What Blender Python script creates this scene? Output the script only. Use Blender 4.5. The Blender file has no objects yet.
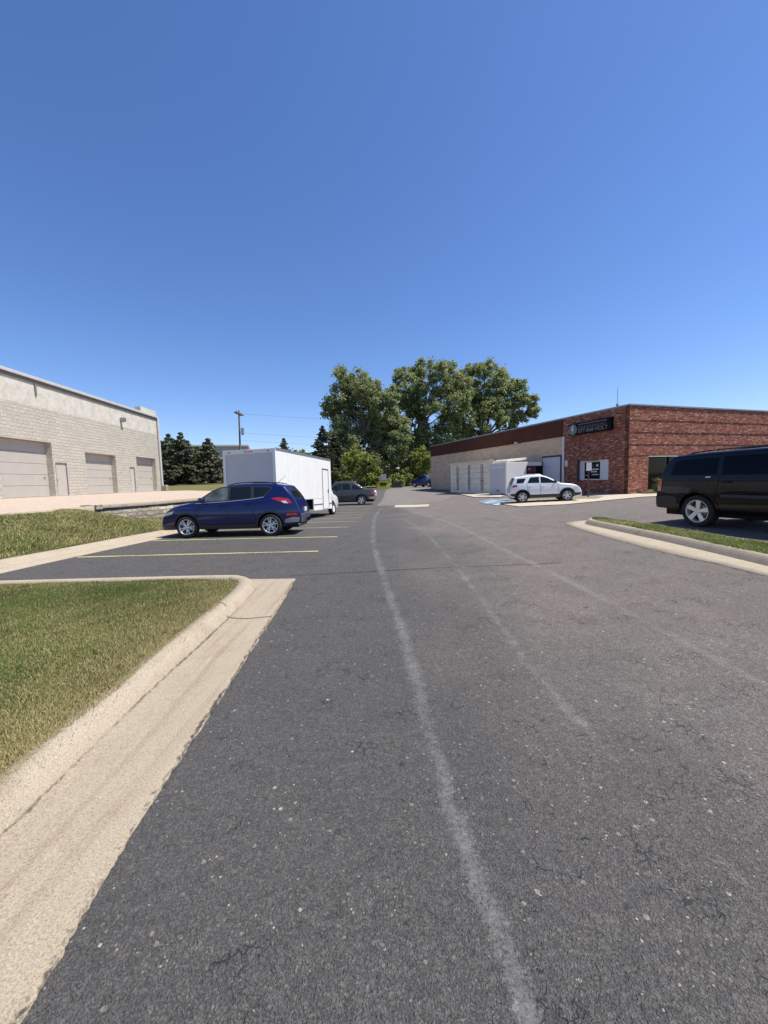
import bpy, bmesh, math, random
import numpy as np
from mathutils import Vector, Matrix, Quaternion

SC = bpy.context.scene
COL = SC.collection
R = math.radians
rng = np.random.default_rng(7)
random.seed(7)

# ------------------------------------------------------------------ camera, sky, sun, exposure
CAM_H, FPX, PITCH, ROLL = 1.65, 385.0, 4.7, 1.6
cam_d = bpy.data.cameras.new('camera')
cam = bpy.data.objects.new('camera', cam_d); COL.objects.link(cam)
cam_d.sensor_fit = 'VERTICAL'; cam_d.sensor_height = 24.0
cam_d.lens = FPX / 1024 * 24.0
cam_d.clip_start = 0.05; cam_d.clip_end = 6000
cam.matrix_world = (Matrix.Translation((0, 0, CAM_H)) @ Matrix.Rotation(R(90 - PITCH), 4, 'X')
                    @ Matrix.Rotation(R(-ROLL), 4, 'Z'))
SC.camera = cam

SUN_EL = 64.0
SUN_H = Vector((1.0, -0.09, 0)).normalized()
SUN_V = Vector((SUN_H.x * math.cos(R(SUN_EL)), SUN_H.y * math.cos(R(SUN_EL)), math.sin(R(SUN_EL))))
world = bpy.data.worlds.new('World'); SC.world = world; world.use_nodes = True
wn = world.node_tree; wn.nodes.clear()
w_out = wn.nodes.new('ShaderNodeOutputWorld'); w_bg = wn.nodes.new('ShaderNodeBackground')
w_sky = wn.nodes.new('ShaderNodeTexSky'); w_sky.sky_type = 'NISHITA'; w_sky.sun_disc = False
w_sky.sun_elevation = R(SUN_EL); w_sky.sun_rotation = math.atan2(SUN_H.x, SUN_H.y)
w_sky.altitude = 200; w_sky.air_density = 1.0; w_sky.dust_density = 0.3; w_sky.ozone_density = 4.0
w_hs = wn.nodes.new('ShaderNodeHueSaturation'); w_hs.inputs['Saturation'].default_value = 1.12
w_hs.inputs['Value'].default_value = 1.0
wn.links.new(w_sky.outputs[0], w_hs.inputs['Color'])
w_tint = wn.nodes.new('ShaderNodeMixRGB'); w_tint.blend_type = 'MULTIPLY'; w_tint.inputs[0].default_value = 1.0
w_tint.inputs[2].default_value = (0.88, 0.86, 1.0, 1)
wn.links.new(w_hs.outputs[0], w_tint.inputs[1]); wn.links.new(w_tint.outputs[0], w_bg.inputs['Color']); w_bg.inputs['Strength'].default_value = 0.122
wn.links.new(w_bg.outputs[0], w_out.inputs['Surface'])
sun_d = bpy.data.lights.new('sun', 'SUN'); sun_d.energy = 5.0; sun_d.angle = R(0.53); sun_d.color = (1.0, 0.955, 0.86)
sun = bpy.data.objects.new('sun', sun_d); COL.objects.link(sun)
sun.rotation_euler = SUN_V.to_track_quat('Z', 'Y').to_euler()
SC.view_settings.view_transform = 'Standard'; SC.view_settings.look = 'None'
SC.view_settings.exposure = 0.48; SC.view_settings.gamma = 1.0; SC.view_settings.use_curve_mapping = False
SC.cycles.max_bounces = 6; SC.cycles.transparent_max_bounces = 12

# ------------------------------------------------------------------ ground shape
def S(a, b, v):
    t = np.clip((np.asarray(v, float) - a) / (b - a), 0, 1)
    return t * t * (3 - 2 * t)

def soft(v, top):
    v = np.asarray(v, float)
    return np.minimum(np.log1p(np.exp(np.clip(v, -30, 30) * 1.2)) / 1.2, top)

def ground(x, y):
    dip = -0.42 * S(11, 27, y) * (1 - S(1, 9, x)) * (1 - S(38, 60, y))
    far = 0.35 * S(38, 60, y)
    rise = (0.045 - 0.023 * S(10, 20, y)) * soft(np.asarray(x, float) - 2.0, 14.0)
    return dip + far + rise

CR = cam.matrix_world.to_3x3()
def ray(px, py):
    return (CR @ Vector(((px - 384) / FPX, (512 - py) / FPX, -1))).normalized()

def at(px, py, z=None):
    """Point of the ground (or of the level z) seen at this place of the photograph."""
    d = ray(px, py)
    zz = 0.0 if z is None else z
    p = Vector((0, 0, 0))
    for _ in range(40):
        k = (CAM_H - zz) / max(-d.z, 1e-4)
        p = Vector((d.x * k, d.y * k, zz))
        if z is not None: break
        zz = 0.5 * zz + 0.5 * float(ground(p.x, p.y))
    return p

# ------------------------------------------------------------------ materials
def lin(r, g, b):
    f = lambda c: (c / 255 / 12.92) if c <= 10.3 else ((c / 255 + 0.055) / 1.055) ** 2.4
    return (f(r), f(g), f(b), 1)

class NT:
    def __init__(s, name):
        s.m = bpy.data.materials.new(name); s.m.use_nodes = True
        s.t = s.m.node_tree; s.b = s.t.nodes['Principled BSDF']
        s._c = None
    def n(s, typ, **kw):
        nd = s.t.nodes.new(typ)
        for k, v in kw.items():
            if k in nd.inputs.keys(): nd.inputs[k].default_value = v
            else: setattr(nd, k, v)
        return nd
    def l(s, a, b): s.t.links.new(a, b)
    def co(s):
        if s._c is None: s._c = s.n('ShaderNodeTexCoord').outputs['Object']
        return s._c
    def noise(s, scale, detail=3, rough=0.55, vec=None, dist=0.0):
        nd = s.n('ShaderNodeTexNoise'); nd.inputs['Scale'].default_value = scale
        nd.inputs['Detail'].default_value = detail; nd.inputs['Roughness'].default_value = rough
        nd.inputs['Distortion'].default_value = dist
        s.l(vec if vec is not None else s.co(), nd.inputs['Vector']); return nd.outputs['Fac']
    def ramp(s, fac, stops, interp='LINEAR'):
        nd = s.n('ShaderNodeValToRGB'); cr = nd.color_ramp; cr.interpolation = interp
        while len(cr.elements) < len(stops): cr.elements.new(0.5)
        for e, (p, c) in zip(cr.elements, stops):
            e.position = p; e.color = c if len(c) == 4 else (*c, 1)
        s.l(fac, nd.inputs['Fac']); return nd.outputs['Color']
    def mix(s, fac, a, b, mode='MIX'):
        nd = s.n('ShaderNodeMixRGB'); nd.blend_type = mode
        for v, i in ((fac, 0), (a, 1), (b, 2)):
            if isinstance(v, (int, float)): nd.inputs[i].default_value = v if i == 0 else (v, v, v, 1)
            elif isinstance(v, tuple): nd.inputs[i].default_value = v if len(v) == 4 else (*v, 1)
            else: s.l(v, nd.inputs[i])
        return nd.outputs[0]
    def math(s, op, a, b=0.0):
        nd = s.n('ShaderNodeMath'); nd.operation = op
        for v, i in ((a, 0), (b, 1)):
            if isinstance(v, (int, float)): nd.inputs[i].default_value = v
            else: s.l(v, nd.inputs[i])
        return nd.outputs[0]
    def bump(s, h, strength=0.5, dist=0.01):
        nd = s.n('ShaderNodeBump'); nd.inputs['Strength'].default_value = strength
        nd.inputs['Distance'].default_value = dist; s.l(h, nd.inputs['Height'])
        s.l(nd.outputs[0], s.b.inputs['Normal']); return nd
    def base(s, c):
        if isinstance(c, tuple): s.b.inputs['Base Color'].default_value = c if len(c) == 4 else (*c, 1)
        else: s.l(c, s.b.inputs['Base Color'])
    def set(s, **kw):
        for k, v in kw.items(): s.b.inputs[k.replace('_', ' ')].default_value = v
        return s

def plain(name, col, rough=0.6, metal=0.0, coat=0.0, var=0.06, scale=6.0, spec=0.5):
    t = NT(name)
    c = col if len(col) == 4 else (*col, 1)
    f = t.noise(scale, 4)
    a = tuple(max(0, v * (1 - var)) for v in c[:3]) + (1,); b = tuple(min(1, v * (1 + var)) for v in c[:3]) + (1,)
    t.base(t.ramp(f, [(0.3, a), (0.7, b)]))
    t.set(Roughness=rough, Metallic=metal, Coat_Weight=coat, Coat_Roughness=0.04, Specular_IOR_Level=spec)
    return t.m

def car_paint(name, col, rough=0.35, coat=0.75, spec=0.25):
    t = NT(name); f = t.noise(3.0, 3)
    dust = t.noise(9.0, 5, 0.7)
    c2 = tuple(v * 0.9 + 0.1 * 0.3 * max(col[:3]) for v in col[:3]) + (1,)
    t.base(t.mix(t.math('MULTIPLY', dust, 0.25), (*col[:3], 1), c2))
    t.set(Roughness=rough, Coat_Weight=coat, Coat_Roughness=0.05, Metallic=0.0, Specular_IOR_Level=spec)
    return t.m

def asphalt(name, dark, light, warm, fleck=1.0, old=False):
    t = NT(name)
    big = t.noise(0.22, 4, 0.6); mid = t.noise(1.6, 5, 0.65); fine = t.noise(140, 3, 0.7); grain = t.noise(420, 2, 0.6)
    # the lot side near the kerb was sealed darker than the wheel-worn right half
    sx = t.n('ShaderNodeSeparateXYZ'); t.l(t.co(), sx.inputs[0])
    side = t.math('ADD', t.math('MULTIPLY', sx.outputs['X'], 0.22), t.math('MULTIPLY', t.math('SUBTRACT', big, 0.5), 1.6))
    sc = t.ramp(side, [(0.05, (0, 0, 0, 1)), (0.5, (1, 1, 1, 1))])
    c = t.mix(sc, dark, light)
    c = t.mix(t.ramp(t.math('MULTIPLY', t.noise(0.5, 5, 0.7), sc), [(0.3, (0, 0, 0, 1)), (0.65, (1, 1, 1, 1))]), c, warm)
    c = t.mix(t.ramp(mid, [(0.3, (0.30, 0.30, 0.30, 1)), (0.7, (0.0, 0.0, 0.0, 1))]), c, tuple(v * 0.55 for v in dark[:3]) + (1,))
    # aggregate: every stone its own tone, darker binder between them
    dv = t.n('ShaderNodeTexNoise'); dv.inputs['Scale'].default_value = 45; dv.inputs['Detail'].default_value = 2; t.l(t.co(), dv.inputs['Vector'])
    dw_ = t.n('ShaderNodeVectorMath'); dw_.operation = 'MULTIPLY_ADD'; t.l(dv.outputs['Color'], dw_.inputs[0]); dw_.inputs[1].default_value = (0.03, 0.03, 0.03); t.l(t.co(), dw_.inputs[2])
    vs = t.n('ShaderNodeTexVoronoi'); vs.inputs['Scale'].default_value = 120; t.l(dw_.outputs[0], vs.inputs['Vector'])
    sp0 = t.n('ShaderNodeSeparateColor'); t.l(vs.outputs['Color'], sp0.inputs[0])
    c = t.mix(0.85, c, t.ramp(sp0.outputs[0], [(0.0, (0.68, 0.68, 0.69, 1)), (0.6, (1.0, 1.0, 1.0, 1)), (1.0, (1.45, 1.4, 1.34, 1))]), 'MULTIPLY')
    c = t.mix(0.8, c, t.ramp(vs.outputs['Distance'], [(0.25, (1.06, 1.06, 1.06, 1)), (0.75, (0.70, 0.70, 0.71, 1))]), 'MULTIPLY')
    c = t.mix(0.8, c, t.ramp(fine, [(0.3, (0.55, 0.55, 0.55, 1)), (0.7, (1.45, 1.45, 1.45, 1))]), 'MULTIPLY')
    c = t.mix(0.6, c, t.ramp(t.noise(22, 4, 0.7), [(0.3, (0.65, 0.65, 0.65, 1)), (0.7, (1.3, 1.3, 1.3, 1))]), 'MULTIPLY')
    chips = None
    for sc_, th, rr_ in ((30, 0.90, 0.34), (75, 0.955, 0.42), (14, 0.955, 0.16)):
        vo = t.n('ShaderNodeTexVoronoi'); vo.inputs['Scale'].default_value = sc_; t.l(t.co(), vo.inputs['Vector'])
        sep = t.n('ShaderNodeSeparateColor'); t.l(vo.outputs['Color'], sep.inputs[0])
        ch = t.math('MULTIPLY', t.math('GREATER_THAN', sep.outputs[0], th), t.math('LESS_THAN', vo.outputs['Distance'], t.math('MULTIPLY', sep.outputs[1], rr_)))
        ch = t.math('MULTIPLY', ch, t.math('ADD', t.math('MULTIPLY', sep.outputs[2], 0.7), 0.3))
        chips = ch if chips is None else t.math('MAXIMUM', chips, ch)
    c = t.mix(t.math('MULTIPLY', chips, 0.85 * fleck), c, (0.46, 0.41, 0.33, 1))
    # hairline cracks that come and go
    dk = None
    for sc_, wd_, dist_, m_, lo, amp in ((5.5, 0.020, 0.16, 2.1, 0.57, 0.6), (17, 0.045, 0.05, 3.0, 0.56, 0.55)):
        dn = t.n('ShaderNodeTexNoise'); dn.inputs['Scale'].default_value = sc_ * 2.2; dn.inputs['Detail'].default_value = 4; t.l(t.co(), dn.inputs['Vector'])
        dm = t.n('ShaderNodeVectorMath'); dm.operation = 'MULTIPLY_ADD'; t.l(dn.outputs['Color'], dm.inputs[0]); dm.inputs[1].default_value = (dist_, dist_, 0); t.l(t.co(), dm.inputs[2])
        ve = t.n('ShaderNodeTexVoronoi'); ve.feature = 'DISTANCE_TO_EDGE'; ve.inputs['Scale'].default_value = sc_; t.l(dm.outputs[0], ve.inputs['Vector'])
        k_ = t.math('MULTIPLY', t.ramp(ve.outputs['Distance'], [(wd_ * 0.3, (1, 1, 1, 1)), (wd_, (0, 0, 0, 1))]), t.ramp(t.noise(m_, 4, 0.65), [(lo, (0, 0, 0, 1)), (lo + 0.08, (1, 1, 1, 1))]))
        k_ = t.math('MULTIPLY', k_, amp); dk = k_ if dk is None else t.math('MAXIMUM', dk, k_)
    c = t.mix(dk, c, (0.014, 0.013, 0.013, 1))
    t.base(c); t.set(Roughness=0.85, Specular_IOR_Level=0.3)
    h = t.math('ADD', t.math('MULTIPLY', fine, 0.5), t.math('MULTIPLY', vs.outputs['Distance'], -0.9))
    h = t.math('ADD', h, t.math('MULTIPLY', t.noise(48, 4, 0.65), 1.4))
    h = t.math('SUBTRACT', h, t.math('MULTIPLY', dk, 1.5))
    t.bump(h, 1.0, 0.009)
    return t.m

def concrete(name, a, b, grime=(0.20, 0.15, 0.10, 1), gr=0.5, streak=False):
    t = NT(name)
    f = t.noise(1.1, 5, 0.65); g = t.noise(260, 2, 0.6); st = t.noise(3.5, 5, 0.7, dist=0.6)
    c = t.mix(f, a, b)
    c = t.mix(t.math('MULTIPLY', t.ramp(st, [(0.5, (0, 0, 0, 1)), (0.75, (1, 1, 1, 1))]), gr), c, grime)
    if streak:
        mp = t.n('ShaderNodeMapping'); t.l(t.co(), mp.inputs[0]); mp.inputs['Scale'].default_value = (9, 0.45, 1)
        sk = t.ramp(t.noise(1.0, 4, 0.6, mp.outputs[0]), [(0.48, (0, 0, 0, 1)), (0.66, (1, 1, 1, 1))])
        c = t.mix(t.math('MULTIPLY', sk, 0.42), c, (0.24, 0.165, 0.12, 1))
    g2 = t.noise(95, 3, 0.75)
    c = t.mix(0.7, c, t.ramp(g2, [(0.32, (0.5, 0.47, 0.44, 1)), (0.5, (1, 1, 1, 1)), (0.7, (1.25, 1.25, 1.25, 1))]), 'MULTIPLY')
    c = t.mix(0.8, c, t.ramp(g, [(0.3, (0.55, 0.53, 0.5, 1)), (0.55, (1, 1, 1, 1)), (0.75, (1.3, 1.3, 1.3, 1))]), 'MULTIPLY')
    t.base(c); t.set(Roughness=0.9, Specular_IOR_Level=0.25)
    t.bump(t.math('ADD', g, t.math('MULTIPLY', t.noise(60, 3), 0.8)), 0.6, 0.004)
    return t.m

def worn_paint(name, col, keep=0.5, scale=9.0, edge=True, soft_w=0.15, fade=0.17, amax=1.0, hw_=0.4):
    """Paint that has partly worn off: the asphalt shows through. UV.x runs across the line."""
    t = NT(name)
    f = t.noise(scale, 5, 0.75); g = t.noise(55, 4, 0.8); h = t.noise(0.9, 3, 0.6)
    v = t.math('ADD', t.math('MULTIPLY', f, 0.42), t.math('ADD', t.math('MULTIPLY', g, 0.58), t.math('MULTIPLY', t.math('SUBTRACT', h, 0.5), hw_)))
    if edge:
        uv = t.n('ShaderNodeUVMap'); sx = t.n('ShaderNodeSeparateXYZ'); t.l(uv.outputs[0], sx.inputs[0])
        d = t.math('MULTIPLY', t.math('ABSOLUTE', t.math('SUBTRACT', sx.outputs[0], 0.5)), 2.0)
        v = t.math('SUBTRACT', v, t.math('MULTIPLY', t.math('POWER', d, 2.0), soft_w))
    a = t.ramp(v, [(0.5 - (keep - 0.5) * 0.6 - 0.05, (0, 0, 0, 1)), (0.5 - (keep - 0.5) * 0.6 - 0.05 + fade, (amax, amax, amax, 1))])
    t.base(t.mix(g, tuple(x * 0.75 for x in col[:3]) + (1,), col)); t.set(Roughness=0.85)
    t.l(a, t.b.inputs['Alpha'])
    return t.m

M = {}
M['asphalt'] = asphalt('asphalt', (0.106, 0.100, 0.094, 1), (0.178, 0.161, 0.143, 1), (0.212, 0.173, 0.152, 1), 1.0)
M['old_asphalt'] = asphalt('old_asphalt', (0.20, 0.185, 0.17, 1), (0.215, 0.195, 0.18, 1), (0.22, 0.195, 0.18, 1), 0.6, True)
M['kerb'] = concrete('kerb_concrete', (0.43, 0.365, 0.275, 1), (0.365, 0.305, 0.23, 1), (0.22, 0.155, 0.10, 1), 0.45)
M['gutter'] = concrete('gutter_concrete', (0.395, 0.335, 0.25, 1), (0.335, 0.28, 0.205, 1), (0.21, 0.145, 0.10, 1), 0.25, True)
M['kerb_grey'] = concrete('kerb_grey', (0.36, 0.31, 0.24, 1), (0.30, 0.26, 0.20, 1), (0.10, 0.085, 0.07, 1), 0.6)
M['walk'] = concrete('walk_concrete', (0.52, 0.45, 0.35, 1), (0.46, 0.40, 0.31, 1), gr=0.25)
M['terrace'] = concrete('terrace_concrete', (0.50, 0.40, 0.32, 1), (0.46, 0.375, 0.30, 1), (0.30, 0.20, 0.15, 1), 0.4)
M['line_yellow'] = worn_paint('line_yellow', (0.50, 0.46, 0.22, 1), 0.74, 14, True, 0.1)
M['line_white'] = worn_paint('line_white', (0.37, 0.36, 0.345, 1), 0.585, 7, True, 0.40, 0.32, 0.54, 0.34)
M['line_faint'] = worn_paint('line_faint', (0.34, 0.325, 0.31, 1), 0.49, 8, True, 0.32, 0.24, 0.56, 0.42)
M['crack'] = worn_paint('crack', (0.012, 0.012, 0.013, 1), 0.62, 9, True, 0.25)
M['grit'] = worn_paint('grit', (0.13, 0.10, 0.07, 1), 0.50, 16, True, 0.3)
M['seal'] = worn_paint('seal', (0.055, 0.048, 0.042, 1), 0.52, 22, True, 0.3)
M['blue_paint'] = worn_paint('blue_paint', (0.20, 0.36, 0.52, 1), 0.6, 6, False)
M['pale_paint'] = worn_paint('pale_paint', (0.50, 0.52, 0.52, 1), 0.66, 6, False)
M['black_rubber'] = plain('black_rubber', (0.018, 0.018, 0.018), 0.85)
M['black_trim'] = plain('black_trim', (0.02, 0.02, 0.021), 0.55)
M['dark_glass'] = plain('dark_glass', (0.008, 0.010, 0.012), 0.04, 0, 0, 0.1, 2)
M['tinted_glass'] = plain('tinted_glass', (0.002, 0.0025, 0.004), 0.05, 0, 0, 0.1, 2, 0.14)
M['clear_glass'] = plain('clear_glass', (0.10, 0.12, 0.11), 0.04, 0, 0, 0.6, 3.5)
M['silver'] = plain('silver_rim', (0.72, 0.72, 0.73), 0.35, 0.6)
M['chrome'] = plain('chrome', (0.7, 0.7, 0.7), 0.15, 1.0)
M['red_lens'] = plain('red_lens', (0.45, 0.010, 0.014), 0.12, 0, 1.0)
M['clear_lens'] = plain('clear_lens', (0.62, 0.62, 0.60), 0.1, 0, 1.0)
M['amber_lens'] = plain('amber_lens', (0.55, 0.20, 0.03), 0.15, 0, 1.0)
M['dark_gap'] = plain('dark_gap', (0.006, 0.006, 0.006), 0.9)
M['blue_car'] = car_paint('blue_car_paint', (0.0032, 0.0062, 0.070), 0.3, 0.9, 0.2)
M['black_car'] = car_paint('black_car_paint', (0.001, 0.0013, 0.0035), 0.25, 0.42, 0.12)
M['white_car'] = car_paint('white_car_paint', (0.72, 0.72, 0.71))
M['grey_car'] = car_paint('grey_car_paint', (0.055, 0.058, 0.06), 0.35, 0.5, 0.2)
M['far_blue_car'] = car_paint('far_blue_car_paint', (0.012, 0.030, 0.13))
M['white_panel'] = plain('white_panel', (0.80, 0.78, 0.74), 0.45, 0, 0.2, 0.03, 1.5)
M['grey_panel'] = plain('grey_panel', (0.54, 0.54, 0.55), 0.5, 0, 0, 0.05, 2)
M['metal_grey'] = plain('metal_grey', (0.30, 0.30, 0.31), 0.4, 0.6, 0, 0.15)
M['bark'] = plain('bark', (0.13, 0.105, 0.085), 0.95, 0, 0, 0.5, 3)
M['pole_wood'] = plain('pole_wood', (0.16, 0.125, 0.10), 0.95, 0, 0, 0.3, 5)

def leaf_mat(name, rough=0.55, trans=0.35):
    t = NT(name)
    at_ = t.n('ShaderNodeVertexColor'); at_.layer_name = 'Col'
    t.base(at_.outputs[0]); t.set(Roughness=rough, Specular_IOR_Level=0.3)
    tr = t.n('ShaderNodeBsdfTranslucent'); t.l(t.mix(0.5, at_.outputs[0], (0.34, 0.38, 0.12, 1), 'MIX'), tr.inputs['Color'])
    mx = t.n('ShaderNodeMixShader'); mx.inputs[0].default_value = trans
    t.l(t.b.outputs[0], mx.inputs[1]); t.l(tr.outputs[0], mx.inputs[2])
    out = [n for n in t.t.nodes if n.type == 'OUTPUT_MATERIAL'][0]
    t.l(mx.outputs[0], out.inputs['Surface'])
    return t.m
M['leaf'] = leaf_mat('leaf', 0.5, 0.5)
M['needle'] = leaf_mat('needle', 0.7, 0.08)
M['blade'] = leaf_mat('grass_blade', 0.65, 0.25)

def soil_mat():
    t = NT('turf_soil'); f = t.noise(3, 5, 0.7); g = t.noise(60, 3, 0.7)
    c = t.mix(f, (0.085, 0.085, 0.030, 1), (0.15, 0.125, 0.060, 1))
    c = t.mix(0.8, c, t.ramp(g, [(0.3, (0.45, 0.45, 0.45, 1)), (0.7, (1.4, 1.4, 1.4, 1))]), 'MULTIPLY')
    t.base(c); t.set(Roughness=1.0, Specular_IOR_Level=0.1); t.bump(g, 1.0, 0.03); return t.m
M['soil'] = soil_mat()
def field_mat():
    t = NT('field'); f = t.noise(0.12, 5, 0.7); g = t.noise(9, 4, 0.7)
    c = t.mix(f, (0.10, 0.115, 0.035, 1), (0.19, 0.165, 0.075, 1))
    c = t.mix(0.7, c, t.ramp(g, [(0.3, (0.6, 0.6, 0.6, 1)), (0.7, (1.3, 1.3, 1.3, 1))]), 'MULTIPLY')
    t.base(c); t.set(Roughness=1.0, Specular_IOR_Level=0.1); t.bump(g, 0.8, 0.05); return t.m
M['field'] = field_mat()
M['mulch'] = plain('mulch', (0.11, 0.055, 0.035), 1.0, 0, 0, 0.5, 8)

def wall_uv(t, su=1.0):
    sx = t.n('ShaderNodeSeparateXYZ'); t.l(t.co(), sx.inputs[0])
    u = t.math('ADD', sx.outputs['X'], sx.outputs['Y'])
    cb = t.n('ShaderNodeCombineXYZ'); t.l(u, cb.inputs[0]); t.l(sx.outputs['Z'], cb.inputs[1])
    return cb.outputs[0], sx

def masonry(name, w, h, stops, mortar, msize=0.01, bstr=0.8, bdist=0.02, rough=0.9, dirt=0.3, face_noise=30):
    t = NT(name); uv, sx = wall_uv(t)
    b = t.n('ShaderNodeTexBrick'); t.l(uv, b.inputs['Vector'])
    b.inputs['Scale'].default_value = 1.0; b.inputs['Brick Width'].default_value = w; b.inputs['Row Height'].default_value = h
    b.inputs['Mortar Size'].default_value = msize; b.inputs['Mortar Smooth'].default_value = 0.2
    b.inputs['Color1'].default_value = (0, 0, 0, 1); b.inputs['Color2'].default_value = (1, 1, 1, 1); b.inputs['Mortar'].default_value = (0.5, 0.5, 0.5, 1)
    b.inputs['Bias'].default_value = 0.0
    c = t.ramp(b.outputs['Color'], stops)
    n1 = t.noise(face_noise, 4, 0.7); n2 = t.noise(0.5, 4, 0.65)
    c = t.mix(0.6, c, t.ramp(n1, [(0.3, (0.65, 0.65, 0.65, 1)), (0.7, (1.35, 1.35, 1.35, 1))]), 'MULTIPLY')
    c = t.mix(b.outputs['Fac'], c, mortar)
    c = t.mix(dirt, c, t.ramp(n2, [(0.3, (0.7, 0.68, 0.66, 1)), (0.7, (1.15, 1.15, 1.15, 1))]), 'MULTIPLY')
    t.base(c); t.set(Roughness=rough, Specular_IOR_Level=0.2)
    hgt = t.math('SUBTRACT', t.math('ADD', t.math('MULTIPLY', n1, 0.8), t.math('MULTIPLY', t.math('ADD', b.outputs['Color'], 0.0), 0.5)), t.math('MULTIPLY', b.outputs['Fac'], 0.9))
    t.bump(hgt, bstr, bdist)
    return t.m
M['brick'] = masonry('red_brick', 0.225, 0.076, [(0.0, (0.13, 0.040, 0.028)), (0.3, (0.27, 0.082, 0.050)), (0.66, (0.37, 0.130, 0.080)), (0.88, (0.43, 0.19, 0.125)), (0.97, (0.52, 0.34, 0.25))],
                     (0.17, 0.10, 0.075, 1), 0.010, 0.7, 0.014, 0.9, 0.25, 14)
M['split_block'] = masonry('split_face_block', 0.40, 0.20, [(0.0, (0.455, 0.415, 0.35)), (0.5, (0.485, 0.44, 0.375)), (1.0, (0.515, 0.47, 0.40))],
                           (0.46, 0.42, 0.355, 1), 0.006, 1.0, 0.05, 0.95, 0.15, 9)
M['tan_block'] = masonry('tan_block', 0.40, 0.20, [(0.0, (0.54, 0.39, 0.26)), (0.5, (0.60, 0.44, 0.295)), (1.0, (0.66, 0.485, 0.33))],
                         (0.50, 0.37, 0.25, 1), 0.010, 0.3, 0.01, 0.9, 0.3, 16)
M['limestone'] = masonry('limestone_blocks', 0.55, 0.19, [(0.0, (0.25, 0.22, 0.18)), (0.5, (0.36, 0.31, 0.25)), (1.0, (0.50, 0.45, 0.37))],
                         (0.24, 0.205, 0.16, 1), 0.022, 1.0, 0.14, 0.95, 0.5, 6)
def weathered():
    t = NT('weathered_band'); uv, sx = wall_uv(t)
    f = t.noise(1.6, 6, 0.75); g = t.noise(14, 4, 0.7)
    c = t.mix(t.ramp(f, [(0.42, (0, 0, 0, 1)), (0.58, (1, 1, 1, 1))]), (0.50, 0.46, 0.39, 1), (0.60, 0.56, 0.49, 1))
    c = t.mix(0.5, c, t.ramp(g, [(0.3, (0.75, 0.75, 0.75, 1)), (0.7, (1.2, 1.2, 1.2, 1))]), 'MULTIPLY')
    t.base(c); t.set(Roughness=0.9); t.bump(g, 0.5, 0.02); return t.m
M['weathered'] = weathered()
M['fascia'] = plain('red_brown_fascia', (0.090, 0.032, 0.021), 0.85, 0.0, 0, 0.15, 1.2, 0.15)
M['door_tan'] = plain('door_tan', (0.43, 0.39, 0.345), 0.6, 0, 0, 0.04, 2)
M['mandoor'] = plain('man_door_tan', (0.46, 0.42, 0.36), 0.6, 0, 0, 0.04, 2)
M['eave'] = plain('eave_metal', (0.55, 0.53, 0.50), 0.4, 0.1, 0, 0.06, 2)
M['eave_dark'] = plain('eave_shade_and_parts', (0.17, 0.15, 0.135), 0.7)  # colours the painted eave shade, and also door backings and vent pipe
M['cream'] = plain('cream_container', (0.80, 0.71, 0.56), 0.55, 0, 0, 0.12, 1.6)
M['cream_dark'] = plain('cream_rods', (0.22, 0.19, 0.16), 0.6)
M['rust'] = plain('rust', (0.13, 0.06, 0.04), 0.9, 0, 0, 0.4, 12)
M['roofing'] = plain('roofing', (0.16, 0.15, 0.14), 0.9)
M['sign_black'] = plain('sign_black', (0.006, 0.006, 0.008), 0.7, spec=0.15)
M['sign_white'] = plain('sign_white', (0.62, 0.60, 0.58), 0.5)
M['sign_dim'] = plain('sign_dim', (0.20, 0.19, 0.185), 0.6)
M['sign_red'] = plain('sign_red', (0.16, 0.018, 0.022), 0.5)
M['sign_violet'] = plain('sign_violet', (0.045, 0.020, 0.030), 0.5)
M['emblem'] = plain('emblem_grey', (0.13, 0.16, 0.15), 0.5)
M['far_wall'] = plain('far_wall', (0.42, 0.36, 0.28), 0.9, 0, 0, 0.08, 0.4)
M['far_band'] = plain('far_band', (0.38, 0.37, 0.35), 0.7)
M['yellow_green'] = plain('yellow_green', (0.42, 0.44, 0.05), 0.55, 0, 0, 0.15, 3)
M['brown_bin'] = plain('brown_bin', (0.07, 0.05, 0.035), 0.7)

# ------------------------------------------------------------------ object helpers
def tag(o, label=None, cat=None, group=None, kind=None):
    if label: o['label'] = label
    if cat: o['category'] = cat
    if group: o['group'] = group
    if kind: o['kind'] = kind
    return o

def empty(name, loc=(0, 0, 0), rz=0.0, label=None, cat=None, group=None):
    o = bpy.data.objects.new(name, None); COL.objects.link(o)
    o.location = loc; o.rotation_euler = (0, 0, rz); o.empty_display_size = 0.3
    return tag(o, label, cat, group)

def link(name, me, mat=None, parent=None, smooth=False):
    o = bpy.data.objects.new(name, me); COL.objects.link(o)
    if mat is not None:
        me.materials.clear(); me.materials.append(M[mat] if isinstance(mat, str) else mat)
    if parent is not None: o.parent = parent
    if smooth: me.polygons.foreach_set('use_smooth', [True] * len(me.polygons))
    return o

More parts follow.
